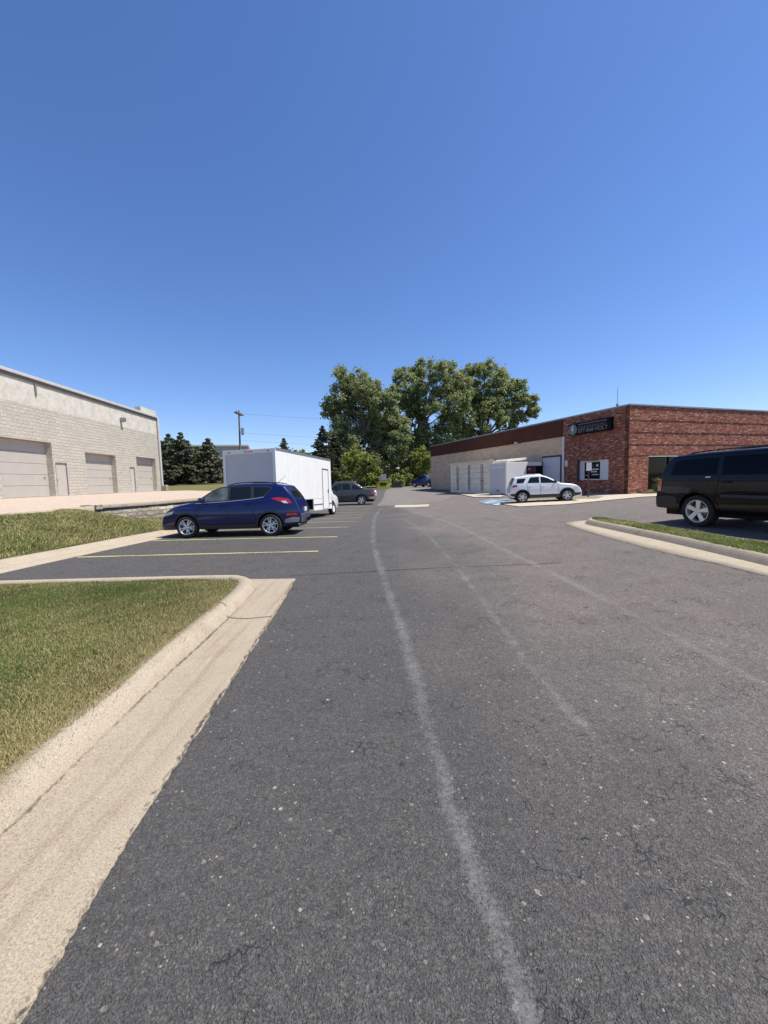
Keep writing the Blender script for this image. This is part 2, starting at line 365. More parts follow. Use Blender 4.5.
class MB:
    """Collects shapes; build() links them as one mesh object."""
    def __init__(s): s.bm = bmesh.new(); s.mx = Matrix()
    def box(s, x0, x1, y0, y1, z0, z1, bev=0.0):
        b = bmesh.new(); bmesh.ops.create_cube(b, size=1.0)
        for v in b.verts:
            v.co = Vector(((x0 + x1) / 2 + v.co.x * (x1 - x0), (y0 + y1) / 2 + v.co.y * (y1 - y0), (z0 + z1) / 2 + v.co.z * (z1 - z0)))
        if bev > 0:
            bmesh.ops.bevel(b, geom=list(b.edges), offset=bev, segments=2, affect='EDGES', profile=0.6)
        s.add(b); return s
    def tube(s, p, q, r0, r1=None, n=8, caps=True):
        p, q = Vector(p), Vector(q); r1 = r0 if r1 is None else r1
        d = (q - p)
        if d.length < 1e-6: return s
        u = d.orthogonal().normalized(); w = d.normalized().cross(u)
        a = [s.bm.verts.new(p + (u * math.cos(2 * math.pi * k / n) + w * math.sin(2 * math.pi * k / n)) * r0) for k in range(n)]
        c = [s.bm.verts.new(q + (u * math.cos(2 * math.pi * k / n) + w * math.sin(2 * math.pi * k / n)) * r1) for k in range(n)]
        for k in range(n): s.bm.faces.new((a[k], a[(k + 1) % n], c[(k + 1) % n], c[k]))
        if caps: s.bm.faces.new(a[::-1]); s.bm.faces.new(c)
        return s
    def quad(s, *pts):
        s.bm.faces.new([s.bm.verts.new(Vector(p)) for p in pts]); return s
    def lathe_y(s, prof, n=32):
        """profile [(radius, y)] turned about the y axis."""
        rings = [[s.bm.verts.new((r * math.cos(2 * math.pi * k / n), y, r * math.sin(2 * math.pi * k / n))) for k in range(n)] for r, y in prof]
        for a, b in zip(rings, rings[1:]):
            for k in range(n): s.bm.faces.new((a[k], a[(k + 1) % n], b[(k + 1) % n], b[k]))
        return s
    def prism_z(s, poly, z0, z1):
        a = [s.bm.verts.new((p[0], p[1], z0)) for p in poly]; b = [s.bm.verts.new((p[0], p[1], z1)) for p in poly]
        n = len(poly)
        s.bm.faces.new(b); s.bm.faces.new(a[::-1])
        for k in range(n): s.bm.faces.new((a[k], a[(k + 1) % n], b[(k + 1) % n], b[k]))
        return s
    def add(s, b):
        m = {}
        for v in b.verts: m[v] = s.bm.verts.new(v.co)
        for f in b.faces: s.bm.faces.new([m[v] for v in f.verts])
        b.free()
    def build(s, name, mat, parent=None, smooth=False):
        bmesh.ops.recalc_face_normals(s.bm, faces=s.bm.faces)
        me = bpy.data.meshes.new(name); s.bm.to_mesh(me); s.bm.free()
        return link(name, me, mat, parent, smooth)

def grid_mesh(name, xs, ys, zf):
    X, Y = np.meshgrid(xs, ys); Z = zf(X, Y)
    co = np.stack([X, Y, Z], -1).reshape(-1, 3)
    nx, ny = len(xs), len(ys)
    i = (np.arange(ny - 1)[:, None] * nx + np.arange(nx - 1)[None, :]).ravel()
    f = np.stack([i, i + 1, i + 1 + nx, i + nx], -1)
    return np_mesh(name, co, f)

def np_mesh(name, co, faces, col=None):
    me = bpy.data.meshes.new(name); nf, k = faces.shape
    me.vertices.add(len(co)); me.vertices.foreach_set('co', np.ascontiguousarray(co, np.float32).ravel())
    me.loops.add(nf * k); me.loops.foreach_set('vertex_index', np.ascontiguousarray(faces, np.int32).ravel())
    me.polygons.add(nf); me.polygons.foreach_set('loop_start', np.arange(0, nf * k, k, dtype=np.int32))
    me.polygons.foreach_set('loop_total', np.full(nf, k, np.int32))
    if col is not None:
        ca = me.color_attributes.new('Col', 'FLOAT_COLOR', 'POINT')
        c4 = np.concatenate([col, np.ones((len(col), 1))], 1).astype(np.float32)
        ca.data.foreach_set('color', c4.ravel())
    me.update(); me.validate(); return me

def sheet(name, pts, off, mat, cell=1.0, zf=None, kind='structure'):
    """A flat-lying sheet with this outline that follows the ground."""
    bm = bmesh.new(); f = bm.faces.new([bm.verts.new((p[0], p[1], 0)) for p in pts])
    bmesh.ops.triangulate(bm, faces=[f])
    xs = [p[0] for p in pts]; ys = [p[1] for p in pts]
    for lo, hi, ax in ((min(xs), max(xs), 0), (min(ys), max(ys), 1)):
        v = math.floor(lo / cell) * cell + cell * 0.37
        while v < hi:
            c = Vector((0, 0, 0)); c[ax] = v; nrm = Vector((0, 0, 0)); nrm[ax] = 1
            bmesh.ops.bisect_plane(bm, geom=bm.verts[:] + bm.edges[:] + bm.faces[:], plane_co=c, plane_no=nrm)
            v += cell
    g = zf or ground
    for v in bm.verts: v.co.z = float(g(v.co.x, v.co.y)) + off
    for f in bm.faces:
        f.normal_update()
        if f.normal.z < 0: f.normal_flip()
    me = bpy.data.meshes.new(name); bm.to_mesh(me); bm.free()
    o = link(name, me, mat)
    if kind: o['kind'] = kind
    return o

def polyline(pts, n_per=8):
    """Catmull-Rom through 2D/3D points."""
    P = [Vector(p) for p in pts]; P = [2 * P[0] - P[1]] + P + [2 * P[-1] - P[-2]]
    out = []
    for i in range(1, len(P) - 2):
        for k in range(n_per):
            t = k / n_per
            out.append(0.5 * ((2 * P[i]) + (P[i + 1] - P[i - 1]) * t + (2 * P[i - 1] - 5 * P[i] + 4 * P[i + 1] - P[i + 2]) * t * t
                              + (3 * P[i] - P[i - 1] - 3 * P[i + 1] + P[i + 2]) * t ** 3))
    out.append(P[-2]); return out

def ribbon(name, pts, widths, off, mat, n_per=10, jit=0.0, kind='structure'):
    """A strip of paint along a line on the ground; UV.x runs across it."""
    ln = polyline([Vector((p[0], p[1])) for p in pts], n_per)
    ws = np.interp(np.linspace(0, 1, len(ln)), np.linspace(0, 1, len(widths)), widths)
    co, uv, nv = [], [], 5
    for i, p in enumerate(ln):
        a, b = ln[max(i - 1, 0)], ln[min(i + 1, len(ln) - 1)]
        d = (b - a).normalized(); nrm = Vector((-d.y, d.x))
        j = random.uniform(-jit, jit)
        for k in range(nv):
            q = p + nrm * ((k / (nv - 1) - 0.5) * ws[i] + j)
            co.append((q.x, q.y, float(ground(q.x, q.y)) + off)); uv.append((k / (nv - 1), i * 0.1))
    f = [[i * nv + k, i * nv + k + 1, (i + 1) * nv + k + 1, (i + 1) * nv + k] for i in range(len(ln) - 1) for k in range(nv - 1)]
    me = np_mesh(name, np.array(co), np.array(f))
    ul = me.uv_layers.new(name='UVMap'); vi = np.zeros(len(me.loops), np.int32); me.loops.foreach_get('vertex_index', vi)
    ul.data.foreach_set('uv', np.array(uv, np.float32)[vi].ravel())
    o = link(name, me, mat)
    if kind: o['kind'] = kind
    return o

def sweep(name, stations, mat, parent=None, smooth=False):
    """Loft through lists of 3D points (one list per station)."""
    n = len(stations[0]); co = np.array([tuple(p) for s in stations for p in s])
    f = np.array([[i * n + k, (i + 1) * n + k, (i + 1) * n + k + 1, i * n + k + 1] for i in range(len(stations) - 1) for k in range(n - 1)])
    me = np_mesh(name, co, f)
    bm = bmesh.new(); bm.from_mesh(me); bmesh.ops.recalc_face_normals(bm, faces=bm.faces); bm.to_mesh(me); bm.free()
    return link(name, me, mat, parent, smooth)

def in_poly(P, poly):
    x, y = P[:, 0], P[:, 1]; r = np.zeros(len(P), bool); n = len(poly)
    for i in range(n):
        x0, y0 = poly[i][0], poly[i][1]; x1, y1 = poly[(i + 1) % n][0], poly[(i + 1) % n][1]
        if y0 == y1: continue
        c = ((y0 > y) != (y1 > y)) & (x < (x1 - x0) * (y - y0) / (y1 - y0) + x0)
        r ^= c
    return r

def wavy(x, y, seed=0.0):
    return (np.sin(x * 1.7 + y * 0.9 + seed) + np.sin(x * -0.8 + y * 2.3 + 1.3 * seed) + np.sin(x * 3.9 + y * 3.1 + 2.1 * seed) * 0.6
            + np.sin(x * 7.3 - y * 5.7 + seed) * 0.4) / 3.0

def grass(name, poly, n, zf, h=(0.03, 0.07), w=0.004, dry=0.3, dens=None, dry_fn=None, bright=1.0):
    xs = [p[0] for p in poly]; ys = [p[1] for p in poly]
    P = np.zeros((0, 2))
    while len(P) < n:
        q = np.stack([rng.uniform(min(xs), max(xs), n * 2), rng.uniform(min(ys), max(ys), n * 2)], 1)
        q = q[in_poly(q, poly)]
        if dens is not None: q = q[rng.random(len(q)) < dens(q[:, 0], q[:, 1])]
        P = np.concatenate([P, q])
    P = P[:n]; x, y = P[:, 0], P[:, 1]; z = zf(x, y)
    a = rng.uniform(0, 2 * np.pi, n); hh = rng.uniform(h[0], h[1], n) * (1 + 0.35 * wavy(x * 2.2, y * 2.2, 3))
    bend = rng.uniform(0.2, 1.3, n) * hh; ba = rng.uniform(0, 2 * np.pi, n) * 0.5 + 1.5 * wavy(x * 1.3, y * 1.3, 5) + rng.normal(0, 0.8, n)
    wx, wy = np.cos(a) * w * 0.5, np.sin(a) * w * 0.5
    bx, by = np.cos(ba) * bend, np.sin(ba) * bend
    v = np.zeros((n, 5, 3))
    v[:, 0] = np.stack([x - wx, y - wy, z - 0.005], 1); v[:, 1] = np.stack([x + wx, y + wy, z - 0.005], 1)
    v[:, 2] = np.stack([x - wx * .8 + bx * .35, y - wy * .8 + by * .35, z + hh * 0.6], 1)
    v[:, 3] = np.stack([x + wx * .8 + bx * .35, y + wy * .8 + by * .35, z + hh * 0.6], 1)
    v[:, 4] = np.stack([x + bx, y + by, z + hh * 0.95], 1)
    i = np.arange(n) * 5
    tri = np.concatenate([np.stack([i, i + 1, i + 3], 1), np.stack([i, i + 3, i + 2], 1), np.stack([i + 2, i + 3, i + 4], 1)])
    d = dry + 0.34 * wavy(x, y, 1.0) + 0.22 * wavy(x * 0.4, y * 0.6, 6.0)
    if dry_fn is not None: d = d + dry_fn(x, y)
    isdry = rng.random(n) < np.clip(d, 0.03, 0.97)
    g = rng.random((n, 1))
    green = (1 - g) * np.array([[0.052, 0.080, 0.014]]) + g * np.array([[0.135, 0.165, 0.040]])
    straw = (1 - g) * np.array([[0.25, 0.20, 0.075]]) + g * np.array([[0.46, 0.39, 0.19]])
    patch = 1.0 + 0.30 * wavy(x * 0.55 + 4, y * 0.75, 2.0) + 0.10 * wavy(x * 2.6, y * 1.7, 9.0)
    c = np.where(isdry[:, None], straw * (0.9 + 0.1 * patch[:, None]), green * np.clip(patch, 0.4, 1.6)[:, None]) * bright
    me = np_mesh(name, v.reshape(-1, 3), tri, np.repeat(c, 5, 0))
    o = link(name, me, 'blade'); o['kind'] = 'stuff'
    return o

#==SETTING==
# ------------------------------------------------------------------ the setting
def far_left(x, y): return 1.1 * S(34, 50, y) * S(9, 14, -np.asarray(x, float))
def field_z(x, y): return ground(x, y) - 0.06 + 0.7 * S(10.8, 13, -np.asarray(x, float)) + far_left(x, y)

def axis(spans):
    out = []
    for a, b, n in spans: out += list(np.linspace(a, b, n, endpoint=False))
    return np.array(out + [spans[-1][1]])
gx = axis([(-2500, -120, 8), (-120, -16, 40), (-16, 60, 100), (60, 140, 20), (140, 2500, 8)])
gy = axis([(-400, -10, 6), (-10, 75, 110), (75, 200, 25), (200, 4000, 10)])
tag(link('ground', grid_mesh('ground', gx, gy, field_z), 'field'), kind='structure')
tag(link('parking_lot', grid_mesh('parking_lot', np.arange(-10.4, 46.1, 0.5), np.arange(-6, 62.1, 0.5), lambda x, y: ground(x, y)), 'asphalt'), kind='structure')
sheet('road', [(-0.62, 31.4), (1.6, 31.0), (4.6, 31.4), (7.2, 36.9), (7.0, 45), (6.6, 50), (6.9, 70), (2.0, 70.5), (0.2, 52), (-0.05, 42)], 0.006, 'old_asphalt', 1.0)
sheet('concrete_patch', [at(394, 507.3), at(428.5, 506.5), at(429.5, 504.3), at(396, 505.2)], 0.012, 'walk', 1.0)

# painted and worn lines
stripe = [(-7.45, 9.22, -1.6, 9.12), (-7.1, 11.72, -1.42, 11.47), (-6.9, 14.35, -1.32, 14.22), (-6.7, 17.2, -1.22, 17.05), (-6.6, 19.9, -1.2, 19.8),
          (-6.6, 22.7, -1.15, 22.6), (-6.6, 25.4, -1.1, 25.3), (-6.6, 28.2, -1.0, 28.1), (-6.5, 31.0, -1.0, 30.9)]
for k, (x0, y0, x1, y1) in enumerate(stripe):
    ribbon('parking_line', [(x0, y0), ((x0 + x1) / 2, (y0 + y1) / 2 + 0.02), (x1, y1)], [0.11, 0.10, 0.11], 0.005, 'line_yellow', 20, 0.004)
ribbon('worn_line', [(-0.15, 29), (-0.42, 24), (-0.44, 16), (-0.28, 9.8), (0.0, 6.0), (0.18, 3.85), (0.25, 2.4), (0.33, 1.53), (0.40, 1.04), (0.42, 0.2)],
       [0.38, 0.40, 0.38, 0.34, 0.30, 0.27, 0.24, 0.20, 0.17, 0.17], 0.005, 'line_white', 22, 0.008)
ribbon('worn_line', [(1.6, 26), (2.1, 20), (2.33, 16), (2.55, 11.5), (2.62, 8.66), (2.74, 6.3), (2.78, 4.89), (2.79, 2.71), (2.8, 1.0), (2.8, -1)],
       [0.45, 0.42, 0.38, 0.32, 0.27, 0.23, 0.22], 0.005, 'line_white', 22, 0.006)
ribbon('worn_line', [(0.9, 17), (1.25, 11), (1.3, 7), (1.28, 5), (1.22, 3.3), (1.28, 2.1), (1.36, 1.6), (1.40, 0.8)], [0.3, 0.26, 0.22, 0.2, 0.16], 0.005, 'line_faint', 22, 0.01)
ribbon('pavement_crack', [at(290, 576), at(345, 573), at(400, 570), at(470, 566.5), at(560, 563)], [0.05, 0.07, 0.05], 0.004, 'crack', 20, 0.02)
ribbon('pavement_crack', [at(470, 517), at(520, 524), at(560, 528)], [0.05, 0.05, 0.03], 0.004, 'crack', 20, 0.03)

# concrete apron in front of the brick building, accessible bay
bay_w = [at(495, 503.6), at(520, 507), at(563, 505), at(600, 501.4), at(640, 497.4), at(663, 496.2), at(735, 496.5), at(735, 493), at(662, 493), at(628, 494.1), at(589, 494), at(587, 495.8), at(604, 496.8), at(597, 499.2), at(520, 500.6)]
sheet('sidewalk', bay_w, 0.03, 'walk', 1.0)
sheet('concrete_pad', [at(455, 493.4), at(470, 492), at(489, 494.2), at(505, 496.2), at(500, 497.6), at(474, 497.6)], 0.05, 'walk', 1.0)
for a in ([(477, 502.5), (491, 499.3), (496, 500.2), (482, 503.4)], [(487, 504.3), (500, 501), (504, 501.8), (493, 505.2)], [(494, 500.5), (507, 499.2), (514, 500.2), (500, 501.2)]):
    sheet('bay_marking', [at(*q) for q in a], 0.036, 'blue_paint', 1.0)
for a in ([(482, 503.5), (496, 500.3), (499, 500.9), (487, 504.1)], [(493, 505.3), (504, 502), (507, 502.5), (497, 506)]):
    sheet('bay_marking', [at(*q) for q in a], 0.036, 'pale_paint', 1.0)

# near kerb with its gutter, round the corner of the lawn
def offs(ln, k):
    a, b = ln[max(k - 1, 0)], ln[min(k + 1, len(ln) - 1)]
    d = (b - a); d = Vector((d.x, d.y)).normalized(); return Vector((-d.y, d.x))
def kerb_sweep(name, path, section, mat, zf=None, n_per=8):
    ln = polyline([Vector((p[0], p[1])) for p in path], n_per); st = []
    g = zf or (lambda x, y: float(ground(x, y)))
    for k, p in enumerate(ln):
        nr = offs(ln, k); z0 = g(p.x, p.y)
        st.append([Vector((p.x + nr.x * d, p.y + nr.y * d, z0 + h)) for d, h in section])
    o = sweep(name, st, mat); o['kind'] = 'structure'; return o
gut_o = polyline([Vector(p) for p in [(-1.15, -3), (-1.17, 0.3), (-1.17, 1.06), (-1.21, 1.42), (-1.25, 1.86), (-1.30, 2.84), (-1.4, 4.6), (-1.52, 6.2), (-1.55, 6.5)]], 24)
gut_i = polyline([Vector(p) for p in [(-1.86, -3), (-1.87, 0.3), (-1.88, 1.06), (-1.885, 1.42), (-1.89, 1.86), (-1.95, 2.84), (-1.98, 4.6), (-2.14, 6.2), (-2.5, 6.6)]], 24)
st = []
for k, (a, b) in enumerate(zip(gut_o, gut_i)):
    j = 0.003 * math.sin(k * 0.9) + random.uniform(-0.006, 0.004)
    st.append([Vector((a.x + j, a.y, -0.03)), Vector((a.x + j - 0.004, a.y, 0.010)), Vector((a.x - 0.03, a.y, 0.013)), Vector((a.x * .66 + b.x * .34, a.y * .66 + b.y * .34, 0.008)),
               Vector((a.x * .25 + b.x * .75, a.y * .25 + b.y * .75, 0.004)), Vector((b.x - 0.06, b.y, 0.008))])
st.append([v + Vector((0, 0.005, -0.03)) for v in st[-1]])
sweep('gutter', st, 'gutter')['kind'] = 'structure'
kerb_path = [(-1.86, -3), (-1.87, 0.3), (-1.88, 1.06), (-1.885, 1.42), (-1.89, 1.86), (-1.95, 2.84), (-1.98, 4.6), (-2.02, 5.6), (-2.16, 6.2), (-2.42, 6.5), (-2.9, 6.62), (-6, 6.66), (-14, 6.7)]
kerb_sweep('kerb', kerb_path, [(-0.004, 0.0), (0.004, 0.014), (0.05, 0.078), (0.08, 0.100), (0.115, 0.107), (0.15, 0.109), (0.235, 0.105), (0.25, 0.05), (0.25, 0.0)], 'kerb')
ribbon('gutter_dirt', [(-1.86, 0.2), (-1.865, 1.06), (-1.87, 1.86), (-1.92, 2.84), (-1.95, 4.6), (-2.03, 5.9)], [0.05, 0.06, 0.05], 0.0165, 'grit', 24, 0.006)
ribbon('seal_edge', [(-1.16, 0.2), (-1.175, 1.06), (-1.215, 1.42), (-1.255, 1.86), (-1.305, 2.84), (-1.41, 4.6), (-1.54, 6.3)], [0.07, 0.06, 0.06, 0.05], 0.0185, 'seal', 30, 0.014)
# joint cracks across the kerb
def line3(name, pts, w, mat):
    st = []
    for p in pts: st.append([Vector((p[0], p[1] - w / 2, p[2])), Vector((p[0], p[1] + w / 2, p[2]))])
    o = sweep(name, st, mat); o['kind'] = 'structure'
line3('kerb_joint', [(-2.23, 4.98, 0.109), (-2.15, 4.93, 0.112), (-2.10, 4.88, 0.110), (-2.068, 4.84, 0.104), (-2.045, 4.80, 0.085), (-2.005, 4.74, 0.030), (-1.975, 4.66, 0.0165), (-1.85, 4.62, 0.012), (-1.7, 4.60, 0.012), (-1.55, 4.62, 0.0155), (-1.42, 4.63, 0.0165)], 0.012, 'dark_gap')
0 and line3('kerb_joint', [(-1.86, 1.30, 0.0145), (-1.7, 1.31, 0.012), (-1.5, 1.30, 0.013), (-1.32, 1.31, 0.016), (-1.20, 1.31, 0.0175)], 0.005, 'mulch')

lawn = [(-2.08, -3), (-2.09, 1.0), (-2.1, 1.86), (-2.17, 2.84), (-2.2, 4.6), (-2.24, 5.6), (-2.36, 6.12), (-2.55, 6.33), (-2.9, 6.42), (-6, 6.46), (-14, 6.5), (-14, -3)]
def lawn_z(x, y): return 0.085 + 0.03 * S(2.2, 3.2, -np.asarray(x, float)) - 0.05 * S(5.6, 6.4, y) + 0.02 * wavy(np.asarray(x) * 0.6, np.asarray(y) * 0.6, 2)
sheet('lawn', lawn, 0.0, 'soil', 0.5, lawn_z)
near_lawn = [(-1.99, 0.6), (-2.02, 1.4), (-2.0, 1.86), (-2.09, 2.3), (-2.08, 2.84), (-2.15, 3.6), (-2.13, 4.6), (-2.20, 5.0), (-2.18, 5.6), (-2.30, 6.08), (-2.48, 6.28), (-2.9, 6.38), (-8.2, 6.42), (-8.2, 5.2), (-3.2, 1.0)]
def edge_dry(x, y):
    d = -x - 2.1
    return 0.75 * np.exp(-np.clip(d, 0, 9) * 2.2) + 0.30 * np.exp(-np.clip(y - 1.6, 0, 9) * 0.9) - 0.12 * S(2.5, 4.5, y) * np.exp(-((x + 3.2) ** 2) * 0.5)
grass('grass', near_lawn, 330000, lawn_z, (0.012, 0.038), 0.0042, 0.43, lambda x, y: np.clip(2.2 / np.maximum(y, 1), 0.15, 1) * np.clip(0.85 + 0.55 * wavy(x * 2.1, y * 1.9, 11), 0.2, 1), edge_dry)

grass('grass_clippings', [(-2.10, 0.8), (-2.1, 1.86), (-2.17, 2.84), (-2.2, 4.6), (-2.28, 5.9), (-2.16, 5.9), (-2.06, 4.6), (-1.99, 2.84), (-1.94, 1.86), (-1.93, 0.8)], 900, lambda x, y: 0.108 + 0 * x, (0.004, 0.016), 0.0035, 0.85)
# kerb on the far side of the bays, grassy bank, terrace
lk_o = [(-8.2, -2), (-7.95, 5), (-7.73, 7.61), (-7.58, 9.09), (-7.27, 11.36), (-7.14, 12.23), (-6.95, 14.5), (-6.85, 18), (-6.8, 24), (-6.8, 34)]
kerb_sweep('kerb', lk_o, [(0, -0.02), (0.003, 0.012), (0.55, 0.006), (0.72, 0.02), (0.80, 0.09), (0.86, 0.115), (1.02, 0.12), (1.05, 0.06)], 'kerb')
def xI(y): return np.interp(y, [p[1] for p in lk_o], [p[0] - 1.0 for p in lk_o])
def xC(y): return np.interp(y, [-2, 11.3, 12.8, 14.3, 15.6, 18.2, 30, 50], [-11.35, -11.3, -11.0, -11.2, -11.6, -10.3, -10.0, -10.0])
def bank_z(x, y):
    x = np.asarray(x, float); t = np.clip((xI(y) - x) / (xI(y) - xC(y)), 0, 1.2); b = S(13.4, 15.8, y)
    return ground(xI(y), y) + 0.11 + (0.80 * (1 - b) + 0.25 * b) * (1 - (1 - np.clip(t, 0, 1)) ** 1.5) + 0.03 * wavy(x * .5, np.asarray(y) * .5, 4)
def terr_z(x, y):
    x = np.asarray(x, float); return 0.93 + 0.30 * np.clip((xC(y) - x) / 8.0, 0, 1)
ys = [-2, 3, 7, 9, 10.2, 11.3, 12.0, 12.8, 13.5, 14.3, 15.0, 15.6, 16.5, 18.2, 22, 30, 34]
bank = [(xI(y) + 0.03, y) for y in ys] + [(xC(y) - 0.12 * (y < 15.5) + 0.05 * (y > 15.5), y) for y in reversed(ys)]
sheet('bank', bank, 0.0, 'soil', 0.5, bank_z)
grass('grass', [(xI(y), y) for y in ys[2:14]] + [(xC(y) - 0.15, y) for y in reversed(ys[2:14])], 60000, bank_z, (0.04, 0.10), 0.014, 0.5, None, None, 1.1)
te = [(xC(y) - 0.2, y) for y in ys] + [(-10.1, 40), (-10.1, 44), (-45, 44), (-45, -2)]
sheet('terrace', te, 0.0, 'terrace', 1.0, terr_z)
kerb_sweep('terrace_edge', [(xC(y), y) for y in ys[:12]], [(-0.02, -0.2), (-0.01, 0.03), (0.2, 0.035), (0.21, -0.1)], 'kerb', lambda x, y: 0.93)
sheet('far_verge', [(-9.5, 33), (-9.5, 60), (-60, 60), (-60, 39), (-24, 37.5)], 0.02, 'field', 2.0, lambda x, y: np.maximum(field_z(x, y), terr_z(x, y) - 0.0))
sheet('mulch_bed', [(-10, 49.5), (-32, 49.5), (-32, 60), (-10, 60)], 0.07, 'mulch', 2.0, field_z)

# retaining wall
rw = empty('retaining_wall', (-11.5, 15.6, 0), 0, 'low rough limestone retaining wall edging the raised terrace behind the blue car', 'wall')
wl = [Vector(p) for p in [(-12.1, 15.35), (-11.5, 15.6), (-10.9, 16.7), (-10.35, 18.2), (-10.05, 22), (-10.0, 30), (-10.0, 40)]]
ln = polyline(wl, 10); st = []; cp = []
for k, p in enumerate(ln):
    nr = offs(ln, k)
    q = lambda d, z: Vector((p.x + nr.x * d, p.y + nr.y * d, z)) - rw.location
    j = random.uniform(-0.03, 0.03)
    st.append([q(-0.06 + j, -0.6), q(-0.05 + j, 0.2), q(-0.02 + j * .6, 0.5), q(0.0 + j, 0.86), q(0.3, 0.86)])
    cp.append([q(-0.06 + j * .4, 0.84), q(-0.07 + j * .4, 0.955 + j * .2), q(0.34, 0.96), q(0.35, 0.84)])
sweep('stone_face', st, 'limestone', rw); sweep('capstone', cp, 'kerb_grey', rw)
MB().box(-0.55, 0.12, -0.35, 0.0, 0.80, 1.0, 0.03).build('end_block', 'limestone', rw)

# island on the right
isl_b = [(5.6, 1), (5.72, 4), (5.84, 5.78), (5.95, 7.69), (5.97, 9.92), (5.98, 11.0), (6.03, 11.45), (6.2, 11.75), (6.45, 11.85), (6.68, 11.6), (6.78, 11.0), (6.82, 9.9), (6.86, 7.7), (6.95, 1)]
kerb_sweep('island_kerb', isl_b, [(0.02, -0.02), (0.0, 0.02), (-0.045, 0.08), (-0.08, 0.128), (-0.115, 0.148), (-0.17, 0.153), (-0.18, 0.08)], 'kerb')
ig = [(5.18, 1), (5.36, 5.33), (5.24, 7.13), (5.28, 9.38), (5.42, 11.0), (5.62, 11.9), (6.1, 12.2), (6.5, 12.25)]
ip = polyline([Vector(p) for p in ig], 12); iq = polyline([Vector(p) for p in isl_b[:9] ], 12)
st = []
for k in range(len(ip)):
    a = ip[k]; b = iq[min(k, len(iq) - 1)]
    # nearest point on the kerb line at the same depth
    b = min(iq, key=lambda v: abs(v.y - a.y) + 0.2 * abs(v.x - a.x))
    g0 = float(ground(a.x, a.y)); g1 = float(ground(b.x, b.y)); j = random.uniform(-0.02, 0.02)
    st.append([Vector((a.x + j, a.y, g0 - 0.03)), Vector((a.x + j, a.y, g0 + 0.012)), Vector(((a.x + b.x) / 2, (a.y + b.y) / 2, (g0 + g1) / 2 + 0.010)), Vector((b.x + 0.05, b.y, g1 + 0.010))])
sweep('island_gutter', st, 'kerb')['kind'] = 'structure'
isl_t = [(5.75, 1), (5.87, 4), (5.99, 5.78), (6.10, 7.69), (6.12, 9.92), (6.13, 11.0), (6.2, 11.4), (6.32, 11.62), (6.45, 11.68), (6.56, 11.5), (6.63, 10.95), (6.67, 9.9), (6.71, 7.7), (6.8, 1)]
def isl_z(x, y): return ground(x, y) + 0.125 + 0.0 * np.asarray(x)
sheet('island_turf', isl_t, 0.0, 'soil', 0.5, isl_z)
grass('grass', isl_t, 40000, isl_z, (0.03, 0.075), 0.010, 0.16, lambda x, y: (y > 3.5) * 1.0, None, 1.35)
#==BUILDINGS==
# ------------------------------------------------------------------ building helpers
def holed_wall(name, x0, x1, z0, z1, holes, depth, mat, parent, y=0.0, out=-1):
    """Upright wall sheet in the local x-z plane at this y with openings that have real reveals of the given depth."""
    xs = sorted({x0, x1} | {h[0] for h in holes} | {h[1] for h in holes}); zs = sorted({z0, z1} | {h[2] for h in holes} | {h[3] for h in holes})
    b = MB(); inn = -out * depth
    for i in range(len(xs) - 1):
        for j in range(len(zs) - 1):
            cx, cz = (xs[i] + xs[i + 1]) / 2, (zs[j] + zs[j + 1]) / 2
            if any(h[0] < cx < h[1] and h[2] < cz < h[3] for h in holes): continue
            b.quad((xs[i], y, zs[j]), (xs[i + 1], y, zs[j]), (xs[i + 1], y, zs[j + 1]), (xs[i], y, zs[j + 1]))
    for a, c, d, e in holes:
        for p, q in (((a, d), (a, e)), ((a, e), (c, e)), ((c, e), (c, d)), ((c, d), (a, d))):
            b.quad((p[0], y, p[1]), (q[0], y, q[1]), (q[0], y + inn, q[1]), (p[0], y + inn, p[1]))
    bmesh.ops.remove_doubles(b.bm, verts=b.bm.verts, dist=1e-4)
    o = b.build(name, mat, parent)
    return o

# ------------------------------------------------------------------ warehouse on the left
WX0, WSL = -18.9, -0.0675
def wh_s(px):
    t = ray(px, 488); k = t.x / t.y
    return (WX0 / (k - WSL)) * math.hypot(1, WSL)
wh = empty('warehouse', (WX0, 0, 1.23), math.atan2(1, WSL), 'long pale split face block warehouse with tan overhead doors on the raised terrace', 'building')
wh_end, wh_H, wh_D = wh_s(161.5), 6.95, 22.0
doors = [(wh_s(2), wh_s(55.5), 3.32), (wh_s(88), wh_s(118), 2.95), (wh_s(138.5), wh_s(157.5), 3.05)]
mand = [(wh_s(57.5), wh_s(69), 2.12), (wh_s(131), wh_s(136.2), 2.12)]
holes = [(a, b, 0.02, h) for a, b, h in doors] + [(a, b, 0.02, h) for a, b, h in mand] + [(7.0, 11.0, 0.02, 3.3)]
BAND0 = 5.35
wall = MB()
o = holed_wall('wall', 2.0, wh_end, 0.0, BAND0, [h for h in holes], 0.36, 'split_block', wh)
MB().box(2.0, wh_end, 0.02, 0.30, BAND0, wh_H - 0.02).build('upper_band', 'weathered', wh)
b = MB(); b.quad((wh_end, 0, 0), (wh_end, wh_D, 0), (wh_end, wh_D, wh_H), (wh_end, 0, wh_H)); b.quad((2, 0, 0), (2, wh_D, 0), (2, wh_D, wh_H), (2, 0, wh_H))
b.quad((2, wh_D, 0), (wh_end, wh_D, 0), (wh_end, wh_D, wh_H), (2, wh_D, wh_H)); b.build('side_wall', 'split_block', wh)
b = MB(); b.box(2.0, wh_end + 0.02, -0.14, -0.003, wh_H - 0.04, wh_H + 0.14, 0.02); gut = b.build('gutter', 'eave', wh)
MB().box(2.0, wh_end + 0.02, -0.05, 0.017, wh_H - 0.22, wh_H - 0.043).build('eave_shade_strip', 'eave_dark', wh)  # dark strip paints the shade that the gutter throws on the wall
